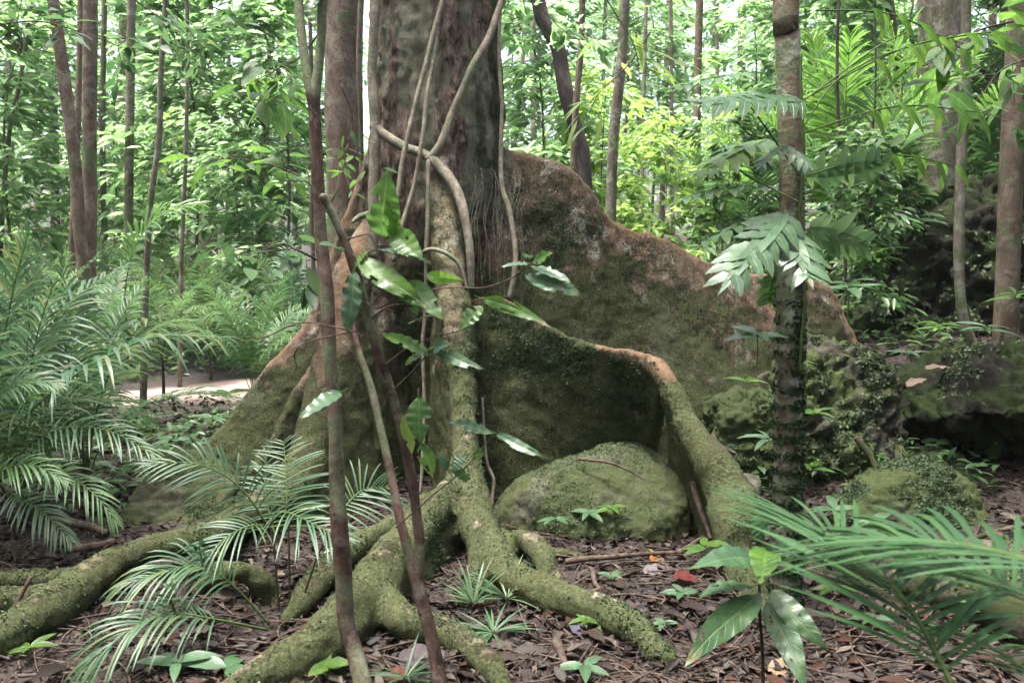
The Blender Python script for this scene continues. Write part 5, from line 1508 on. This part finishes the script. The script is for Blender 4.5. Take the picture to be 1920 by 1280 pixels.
# big blurred frond close to the camera
bp = thing('near_palm', 'big soft-focus palm sweeping in from the lower right corner, nearest plant of all', 'palm', (1.15, 1.35, 0))
px_frond(bp, [(1830, 1400, 1.45), (1770, 1250, 1.55), (1700, 1130, 1.68), (1620, 1045, 1.85), (1540, 995, 2.0), (1470, 985, 2.15)], .42, 40, .013, up=(.25, -.35, .9), seed=21, a0=62, a1=16, start=.18, droop=.12, vee=.1, mat='palm_near', rr=.007)
px_frond(bp, [(2150, 1150, 1.25), (2000, 1075, 1.35), (1850, 1030, 1.5), (1700, 1010, 1.65), (1560, 1015, 1.8)], .36, 34, .013, up=(0, -.3, .95), seed=22, a0=55, a1=12, start=.2, droop=.18, vee=.1, mat='palm_near', rr=.007)
px_frond(bp, [(2080, 1420, 1.3), (1960, 1290, 1.5), (1880, 1225, 1.7), (1800, 1190, 1.9), (1720, 1185, 2.05)], .17, 16, .018, up=(0, -.4, .9), seed=23, a0=65, a1=30, start=.3, droop=.25, mat='palm_near')
px_frond(bp, [(2200, 1300, 1.2), (2080, 1200, 1.35), (1950, 1120, 1.5), (1820, 1075, 1.7), (1720, 1070, 1.85)], .40, 28, .012, up=(0, -.3, .95), seed=24, a0=50, a1=10, start=.2, droop=.22, mat='palm_near')

# spiky tufts
def tuft(label, px, py, Lr, n, seed, mat='palm_cool', group='spiky tufts', w=.010, up=.6):
    rs = np.random.RandomState(seed)
    b = PG([(px, py, .03)])[0]
    root = thing('spiky_tuft', label, 'plant', b, 0, group)
    mb = MB(); a = rs.uniform(0, 2 * math.pi, n)
    d = np.stack([np.cos(a), np.sin(a) * .9, rs.uniform(.05, up * 2, n)], 1)
    leaves(mb, np.repeat(b[None], n, 0) + [0, 0, .02], d, np.tile([0, -.2, 1.0], (n, 1)), rs.uniform(.7, 1.1, n) * Lr, w, nseg=6, fold=.3, droop=.22)
    mb.build('blade', [M[mat]], root)['kind'] = 'stuff'
    mb = MB(); tube(mb, [b - [0, 0, .06], b + [0, 0, .03]], .008, n=4, seg=6); mb.build('stem', [M['stem_dark']], root)
tuft('spiky fan-like tuft standing upright before the twin-legged root', 888, 1140, .23, 22, 1, up=1.0)
tuft('spiky tuft overlapping the upright one, nearer the litter', 950, 1130, .22, 22, 2, up=.7)
tuft('spreading spiky tuft lowest of the three, by the slanting sapling', 925, 1195, .20, 26, 3, up=.3)
tuft('spiky tuft cut off by the bottom edge beside the slanting sapling', 760, 1282, .20, 16, 4, up=.5)
tuft('grassy tuft among the litter below the arched small root', 1000, 1070, .10, 9, 5, up=1.2)

# long-leaved seedling
ls_ = thing('long_leaved_seedling', 'seedling with long strap-like dark leaves drooping around a thin stem', 'seedling', P(1432, 1300, 2.8))
mb = MB(); tube(mb, PP([(1432, 1330, 2.72), (1430, 1230, 2.75), (1424, 1130, 2.75), (1428, 1060, 2.75), (1432, 985, 2.75)]), [.006, .006, .005, .005, .003], n=24, seg=6, wob=.004); mb.build('stem', [M['stem_dark']], ls_)
for a in [(1420, 1112, 1284, 1250, 46, 2.75, 2.45, .1), (1438, 1128, 1512, 1300, 40, 2.75, 2.5, .15), (1446, 1105, 1550, 1218, 38, 2.75, 2.6, .2), (1412, 1098, 1300, 1130, 40, 2.75, 2.6, .9),
          (1420, 1050, 1285, 1070, 44, 2.75, 2.55, .4, 'leaf_cool'), (1430, 1040, 1500, 1030, 34, 2.75, 2.7, .4), (1428, 1010, 1405, 965, 34, 2.75, 2.75, .2, 'leaf_cool'), (1440, 1030, 1425, 1095, 46, 2.75, 2.5, .3, 'leaf_near'), (1430, 1000, 1450, 975, 20, 2.75, 2.7, -.4, 'leaf_cool')]:
    px_leaf(ls_, *a[:8], mat=a[8] if len(a) > 8 else 'leaf_long', droop=.22, fold=.1, bites=.25)

# lobed climber leaves on the pole tree
def lobed(parent, x0, y0, x1, y1, Y0, Y1, half, nl=6, roll=0, mat='leaf_cool', sag=.15, name='lobed_leaf'):
    """a deeply cut leaf: a winged midrib with pointed finger lobes of uneven length"""
    rs = np.random.RandomState(int(x0 + y1))
    a, b = P(x0, y0, Y0), P(x1, y1, Y1)
    d = b - a; L = np.linalg.norm(d); d = d / L
    upz = np.array([0, -.8, .6]); s_ = nrm(np.cross(d, upz)); u = np.cross(s_, d)
    up = u * math.cos(roll) + s_ * math.sin(roll); s_ = np.cross(d, up)
    hw = half / FPX * Y0 * 1.25
    g = np.array([0, 0, -1.0])
    mb = MB()
    leaves(mb, [a], [nrm(d)], [up], [L * 1.02], [hw * .5], nseg=14, fold=.1, droop=sag, ruffle=.08)
    nl = nl + 2
    for sg in (-1, 1):
        t = (np.arange(nl) + .4 + rs.uniform(-.15, .15, nl)) / nl * .86
        pos = a[None] + d[None] * (L * t)[:, None] - up[None] * (L * sag * t * t)[:, None]
        ang = np.radians(66 - 30 * t + rs.uniform(-6, 6, nl))
        dd = d[None] * np.cos(ang)[:, None] + s_[None] * (sg * np.sin(ang))[:, None] + up[None] * rs.uniform(-.25, .12, nl)[:, None]
        ll = hw * (.65 + .5 * np.sin(math.pi * np.clip(t + .1, 0, 1))) * rs.uniform(.8, 1.15, nl)
        leaves(mb, pos, dd, np.tile(up, (nl, 1)), ll, ll * .30 + L * .02, nseg=7, fold=.08, droop=.28, ruffle=.12)
    mb.build(name, [M[mat]], parent)
cl = thing('climbing_aroid', 'climber with large silvery deeply lobed leaves clinging to the pole tree', 'climber', P(1480, 640, 3.55))
mb = MB(); tube(mb, PP([(1500, 700, 3.55), (1508, 560, 3.55), (1502, 430, 3.54), (1508, 300, 3.55), (1500, 180, 3.55), (1502, 100, 3.56)]), .006, n=40, seg=6, wob=.01); mb.build('stem', [M['stem_green']], cl)
for a in [(1508, 190, 1296, 160, 3.5, 3.2, 40, 7, .2), (1470, 272, 1418, 308, 3.45, 3.35, 20, 2, .3), (1470, 272, 1530, 312, 3.45, 3.35, 22, 2, 0),
          (1478, 400, 1358, 516, 3.4, 3.0, 50, 6, .1), (1478, 430, 1528, 520, 3.4, 3.1, 42, 5, .1)]:
    lobed(cl, *a[:9], mat='leaf_cool')
for a in [(1400, 140, 1240, 135, 3.6, 3.4, 34, 6, .8, 'leaf_dark'), (1440, 260, 1285, 300, 3.7, 3.5, 44, 6, .6, 'leaf_near'), (1450, 350, 1245, 330, 3.7, 3.4, 34, 7, .9, 'leaf_dark'),
          (1450, 400, 1290, 430, 3.6, 3.4, 40, 6, .9, 'leaf_dark'), (1468, 500, 1440, 575, 3.7, 3.7, 34, 4, .2, 'leaf_near'), (1510, 430, 1640, 460, 3.7, 3.6, 40, 6, .7, 'leaf_dark'), (1510, 330, 1700, 300, 3.8, 3.8, 34, 7, .8, 'leaf_dark')]:
    lobed(cl, *a[:9], mat=a[9], sag=.2)
for pts in [[(1500, 330, 3.55), (1450, 260, 3.5), (1400, 190, 3.45), (1388, 176, 3.4)], [(1505, 190, 3.55), (1600, 120, 3.6), (1650, 85, 3.65), (1700, 60, 3.7)], [(1505, 240, 3.55), (1560, 160, 3.6), (1620, 120, 3.62), (1680, 95, 3.7)],
            [(1500, 380, 3.55), (1440, 350, 3.6), (1400, 330, 3.6), (1370, 300, 3.6)]]:
    mb = MB(); tube(mb, PP(pts), .0035, n=16, seg=5); mb.build('leaf_stalk', [M['stem_green']], cl)
# arching drooping-leaved spray at upper right
for k, (x0, y0, x1, y1, sd_) in enumerate([(1500, 190, 1860, 60, 1), (1505, 250, 1830, 210, 2), (1510, 330, 1790, 310, 3), (1530, 20, 1800, 90, 4)]):
    rs = np.random.RandomState(sd_ + 50)
    mb = MB(); n = 9
    A, B = P(x0, y0, 3.7), P(x1, y1, 4.3)
    t = np.linspace(.35, 1, n); pos = A[None] * (1 - t[:, None]) + B[None] * t[:, None] + np.array([0, 0, 1]) * (np.sin(t * math.pi) * .08)[:, None]
    dd = nrm(B - A)
    sgn = np.where(np.arange(n) % 2, 1, -1)
    d = dd[None] * .7 + np.stack([0 * t, sgn * .6, -.5 - rs.rand(n) * .5], 1)
    leaves(mb, pos, d, np.stack([0 * t + .2, sgn * -.5, 0 * t + 1], 1), rs.uniform(.12, .21, n), rs.uniform(.03, .05, n), nseg=8, fold=.2, droop=.35, ruffle=.08)
    o = mb.build('leaf_spray', [M['leaf_near']], cl); o['kind'] = 'stuff'
    mb = MB(); tube(mb, [A, (A + B) / 2 + [0, 0, .07], B], .004, n=14, seg=5); mb.build('leaf_stalk', [M['stem_green']], cl)

# seedlings: rosettes of a few leaves
def seedling(label, px, py, h, n, Ll, Wl, seed, mat='leaf_cool', lift=.0, Y=None, group='small seedlings'):
    rs = np.random.RandomState(seed)
    b = PG([(px, py, .01)])[0] if Y is None else P(px, py, Y)
    root = thing('seedling', label, 'seedling', b, 0, group)
    mb = MB(); tp = b + np.array([rs.uniform(-.01, .01), 0, h]); tube(mb, [b - [0, 0, .03], (b + tp) / 2 + [.004, 0, 0], tp], .0022, n=6, seg=5); mb.build('stem', [M['stem_green']], root)
    a = np.arange(n) * 2.4 + rs.uniform(0, 6)
    for k in range(n):
        mb = MB()
        d = np.array([math.cos(a[k]), math.sin(a[k]) * .8, rs.uniform(.0, .5)])
        l = Ll * rs.uniform(.75, 1.15)
        leaves(mb, [tp - [0, 0, h * .25 * (k / n)]], [d], [[rs.normal(0, .15), -.35, 1]], [l], [Wl * l / Ll], nseg=7, fold=.2, droop=.3, ruffle=.05)
        mb.build('leaf', [M[mat]], root)
sl = [(1105, 975, .05, 5, .11, .04, 4.6, 'seedling with broad leaves sprouting on the face of the low boulder'), (1148, 970, .06, 5, .10, .035, 4.6, 'second seedling on the low boulder, closer to its thick end'),
      (1040, 1000, .09, 4, .12, .035, 4.5, 'spindly seedling in front of the low boulder with one brown leaf'), (855, 1048, .04, 4, .08, .03, 4.7, 'tiny seedling by the hollow of the twin-legged root'),
      (1100, 1175, .04, 6, .10, .03, None, 'low seedling spilling over the right-running root'), (1275, 1130, .05, 4, .10, .04, None, 'seedling left of the long-leaved one in bare litter'),
      (1100, 1270, .05, 4, .13, .045, None, 'seedling at the bottom edge below the rotten wood stub'), (610, 1275, .06, 4, .10, .055, None, 'round-leaved seedling between the two sapling feet'),
      (430, 1275, .05, 3, .26, .08, None, 'single large glossy leaf seedling at the bottom edge, left of the blotchy sapling'), (330, 1268, .06, 5, .15, .05, None, 'clump of seedling leaves left of the large glossy one'),
      (60, 1235, .05, 5, .10, .03, None, 'seedling in the litter near the lower left corner'), (1640, 1015, .12, 5, .13, .055, None, 'round-leaved seedling in front of the lone rounded boulder'),
      (1560, 985, .10, 6, .16, .05, None, 'leafy seedling between the pole tree and the lone boulder'), (1520, 930, .2, 5, .20, .06, None, 'taller seedling with hanging leaves just right of the pole tree'),
      (1715, 1015, .04, 4, .10, .03, None, 'pale small seedling at the foot of the lone rounded boulder'), (1640, 1180, .05, 6, .12, .035, None, 'seedling of pointed leaves under the big blurred frond'),
      (1560, 1120, .05, 5, .12, .035, None, 'seedling close to the pole tree base'), (1840, 1180, .1, 5, .12, .05, None, 'round-leaved seedling by the thick mossy log'),
      (1150, 1090, .03, 4, .07, .03, None, 'little seedling beside the forked pale stick'), (1320, 1065, .12, 5, .13, .05, None, 'seedling with broad leaves by the deep red leaf'),
      (330, 850, .12, 7, .2, .05, None, 'bright low seedling behind the mossy boulder'), (400, 810, .14, 8, .22, .05, None, 'leafy seedling at the foot of the outer buttress'), (430, 770, .2, 8, .26, .06, None, 'pale seedling in front of the bare mud patch'),
      (640, 1225, .05, 4, .08, .03, None, 'small seedling behind the foot of the blotchy sapling'), (1240, 1180, .03, 4, .07, .028, None, 'dark little seedling near the tip of the right-running root')]
for k, (x, y, h, n, L_, W_, Y_, lb) in enumerate(sl):
    seedling(lb, x, y, h, n, L_, W_, k + 1, Y=Y_, mat=['leaf_cool', 'leaf_near', 'leaf_cool'][k % 3])
for k, (x, y, h, n, L_, W_, Y_, lb) in enumerate([(1570, 690, .1, 6, .14, .035, 5.8, 'fern-like seedling on top of the creeper-draped boulder'), (1620, 700, .08, 5, .14, .03, 5.8, 'second seedling on the crown of the creeper-draped boulder'),
        (1500, 700, .08, 5, .14, .035, 5.7, 'seedling on the boulder heap right beside the pole tree'), (1700, 690, .12, 7, .16, .03, 6.2, 'yellowish seedling on the ledge between the two big dark boulders'),
        (1760, 655, .2, 8, .22, .04, 6.6, 'leafy seedling on the ledge below the bent slim tree'), (1850, 660, .2, 8, .24, .04, 6.5, 'leafy seedling between the bent slim tree and the reddish trunk'),
        (1400, 735, .08, 4, .16, .04, 5.6, 'seedling with one pale dry blade on the moss-capped boulder'), (1590, 600, .3, 9, .26, .07, 6.9, 'broad-leaved plant spilling over the tip of the long buttress'),
        (1640, 560, .4, 10, .3, .08, 7.2, 'broad-leaved plant in front of the black rock, higher than its neighbour'), (1720, 470, .3, 10, .3, .07, 7.7, 'broad-leaved plant perched on the slope of the black rock face'),
        (1900, 600, .2, 8, .25, .03, 6.3, 'narrow-leaved plant beside the reddish trunk at the right edge'), (1420, 670, .1, 6, .15, .06, 3.5, 'small climber with a few broad leaves on the pole tree at mid height'),
        (1530, 800, .1, 6, .2, .04, 5.3, 'long-leaved seedling right of the pole tree against the boulder heap'), (1440, 850, .1, 6, .2, .04, 5.2, 'long-leaved seedling left of the pole tree against the boulder heap')]):
    seedling(lb, x, y, h, n, L_, W_, k + 60, Y=Y_, mat=['leaf_near', 'leaf_cool'][k % 2])

# leafy boughs reaching in at mid distance
def bough(label, pts, Y0, Y1, n, L_, mat, seed, cat='branch', W=.36):
    rs = np.random.RandomState(seed)
    P3 = np.array([P(x, y, Y0 + (Y1 - Y0) * i / (len(pts) - 1)) for i, (x, y) in enumerate(pts)])
    root = thing('leafy_bough', label, cat, P3[0], 0, 'leafy boughs')
    mb = MB(); c = tube(mb, P3, list(np.linspace(.008, .002, len(P3))), n=20, seg=5)
    fb = MB()
    for k in range(7):
        i = rs.randint(5, 19); b = c[i] + rs.normal(0, 1, 3) * np.array([.25, .25, .12]) + nrm(P3[-1] - P3[0]) * .15
        tube(mb, [c[i], b], [.003, .001], n=4, seg=4)
        branch_leaves(fb, c[i], b, n, L_, rs, spread=.08, aspect=W, nseg=4)
    mb.build('twig', [M['twig']], root); o = fb.build('foliage', [M[mat]], root)
bough('dark leafy bough hanging into the top left corner', [(-60, 60), (60, 40), (150, 60), (230, 90)], 6.5, 6.8, 9, .15, 'leaf_dark', 1)
bough('broad-leaved bough between the faint slim trunk and the forked sapling', [(600, 60), (560, 110), (520, 130), (480, 160)], 5.6, 5.5, 4, .24, 'leaf_near', 2)
bough('olive-leaved twig arching left of the forked sapling', [(620, 380), (560, 330), (480, 300), (430, 290)], 5.2, 5.2, 5, .15, 'leaf_near', 3)
bough('low broad-leaved twig by the forked sapling above the palms', [(600, 490), (560, 470), (520, 455), (480, 470)], 5.2, 5.0, 4, .17, 'leaf_dark', 4)
bough('dark leafy bough above the wavy stem', [(200, -40), (280, 20), (330, 50), (400, 60)], 7.5, 7.8, 9, .16, 'leaf_dark', 5)
bough('drooping bough of long drooping yellow leaves in front of the smooth grey tree', [(1100, -60), (1150, 20), (1190, 90), (1200, 160)], 7.0, 7.0, 3, .30, 'leaf_yellow', 6, W=.14)
bough('second bough of drooping yellow leaves beside the dark crooked tree', [(1220, 60), (1180, 120), (1120, 180), (1100, 230)], 7.5, 7.4, 2, .28, 'leaf_yellow', 7, W=.14)
bough('bright leafy bough before the massive grey trunk', [(1900, 40), (1830, 60), (1780, 100), (1720, 130)], 5.6, 5.4, 6, .24, 'leaf_near', 8)
bough('dark leafy bough in the top right corner', [(1960, 100), (1880, 130), (1840, 180), (1800, 220)], 6.0, 6.0, 8, .18, 'leaf_dark', 9)
bough('leafy twig with small leaves in front of the wide reddish trunk', [(640, 160), (660, 220), (650, 290), (640, 330)], 5.6, 5.6, 3, .09, 'leaf_near', 10)
bough('bough above the dark crooked tree', [(960, -40), (1010, 10), (1060, 60), (1110, 70)], 9, 9, 9, .16, 'leaf_back', 12)
lp = thing('low_palm', 'low silvery palm whose fronds arch in from the left edge over the roots', 'palm', G(20, 1010))
mb = MB(); tube(mb, PP([(30, 1010, 4.3), (20, 960, 4.3), (0, 900, 4.3)]), [.012, .01, .008], n=8, seg=6); mb.build('stem', [M['stem_dark']], lp)
for k, (pts, L_, mt) in enumerate([([(0, 900, 4.3), (60, 830, 4.25), (130, 800, 4.2), (210, 810, 4.1), (285, 850, 4.0)], .30, 'palm_cool'), ([(0, 900, 4.3), (50, 880, 4.2), (110, 885, 4.1), (170, 920, 4.0), (215, 975, 3.95)], .26, 'palm'),
        ([(0, 900, 4.3), (20, 800, 4.4), (60, 740, 4.45), (120, 720, 4.5)], .30, 'palm_bright'), ([(-60, 820, 4.0), (0, 740, 4.0), (60, 715, 4.0), (110, 720, 4.0)], .26, 'palm_cool'),
        ([(0, 905, 4.3), (30, 930, 4.2), (80, 960, 4.1), (130, 1010, 4.0)], .24, 'palm_cool'), ([(-20, 900, 4.3), (90, 770, 4.6), (190, 745, 4.8), (280, 790, 4.9)], .32, 'palm'), ([(-80, 980, 4.0), (-20, 900, 3.95), (50, 870, 3.9), (120, 900, 3.85)], .26, 'palm')]):
    px_frond(lp, pts, L_ * .8, 24, .011, up=(0, -.5, .85), seed=70 + k, a0=60, a1=18, start=.2, droop=.4, mat=mt)
# one bright frond arching out behind the palms
lf = thing('arching_palm', 'vivid green frond arching up behind the silvery palms, brightest of the left side', 'palm', P(300, 700, 7.3))
px_frond(lf, [(240, 640, 7.3), (235, 540, 7.3), (260, 450, 7.3), (310, 400, 7.3), (370, 385, 7.3)], .42, 26, .03, up=(0, -.4, .9), seed=41, a0=55, a1=20, start=.45, droop=.4, mat='palm_bright', rr=.008)

# ------------------------------------------------------------------ the air between the trees
def air():
    mb = MB()
    x0, x1, y0, y1, z0, z1 = -75, 75, -12, 75, -3.5, 31
    v = [(x, y, z) for z in (z0, z1) for y in (y0, y1) for x in (x0, x1)]
    q = [(0, 2, 3, 1), (4, 5, 7, 6), (0, 1, 5, 4), (2, 6, 7, 3), (0, 4, 6, 2), (1, 3, 7, 5)]
    mb.add(v, q)
    m, nt, out = mat_new('damp_air')
    p = N(nt, 'ShaderNodeVolumePrincipled')
    p.inputs['Color'].default_value = (.93, .97, .93, 1)
    p.inputs['Density'].default_value = HAZE
    p.inputs['Anisotropy'].default_value = .3
    nt.links.new(p.outputs[0], out.inputs['Volume'])
    o = mb.build('haze', [m], smooth=False)
    o['kind'] = 'stuff'
HAZE = .0006

air()
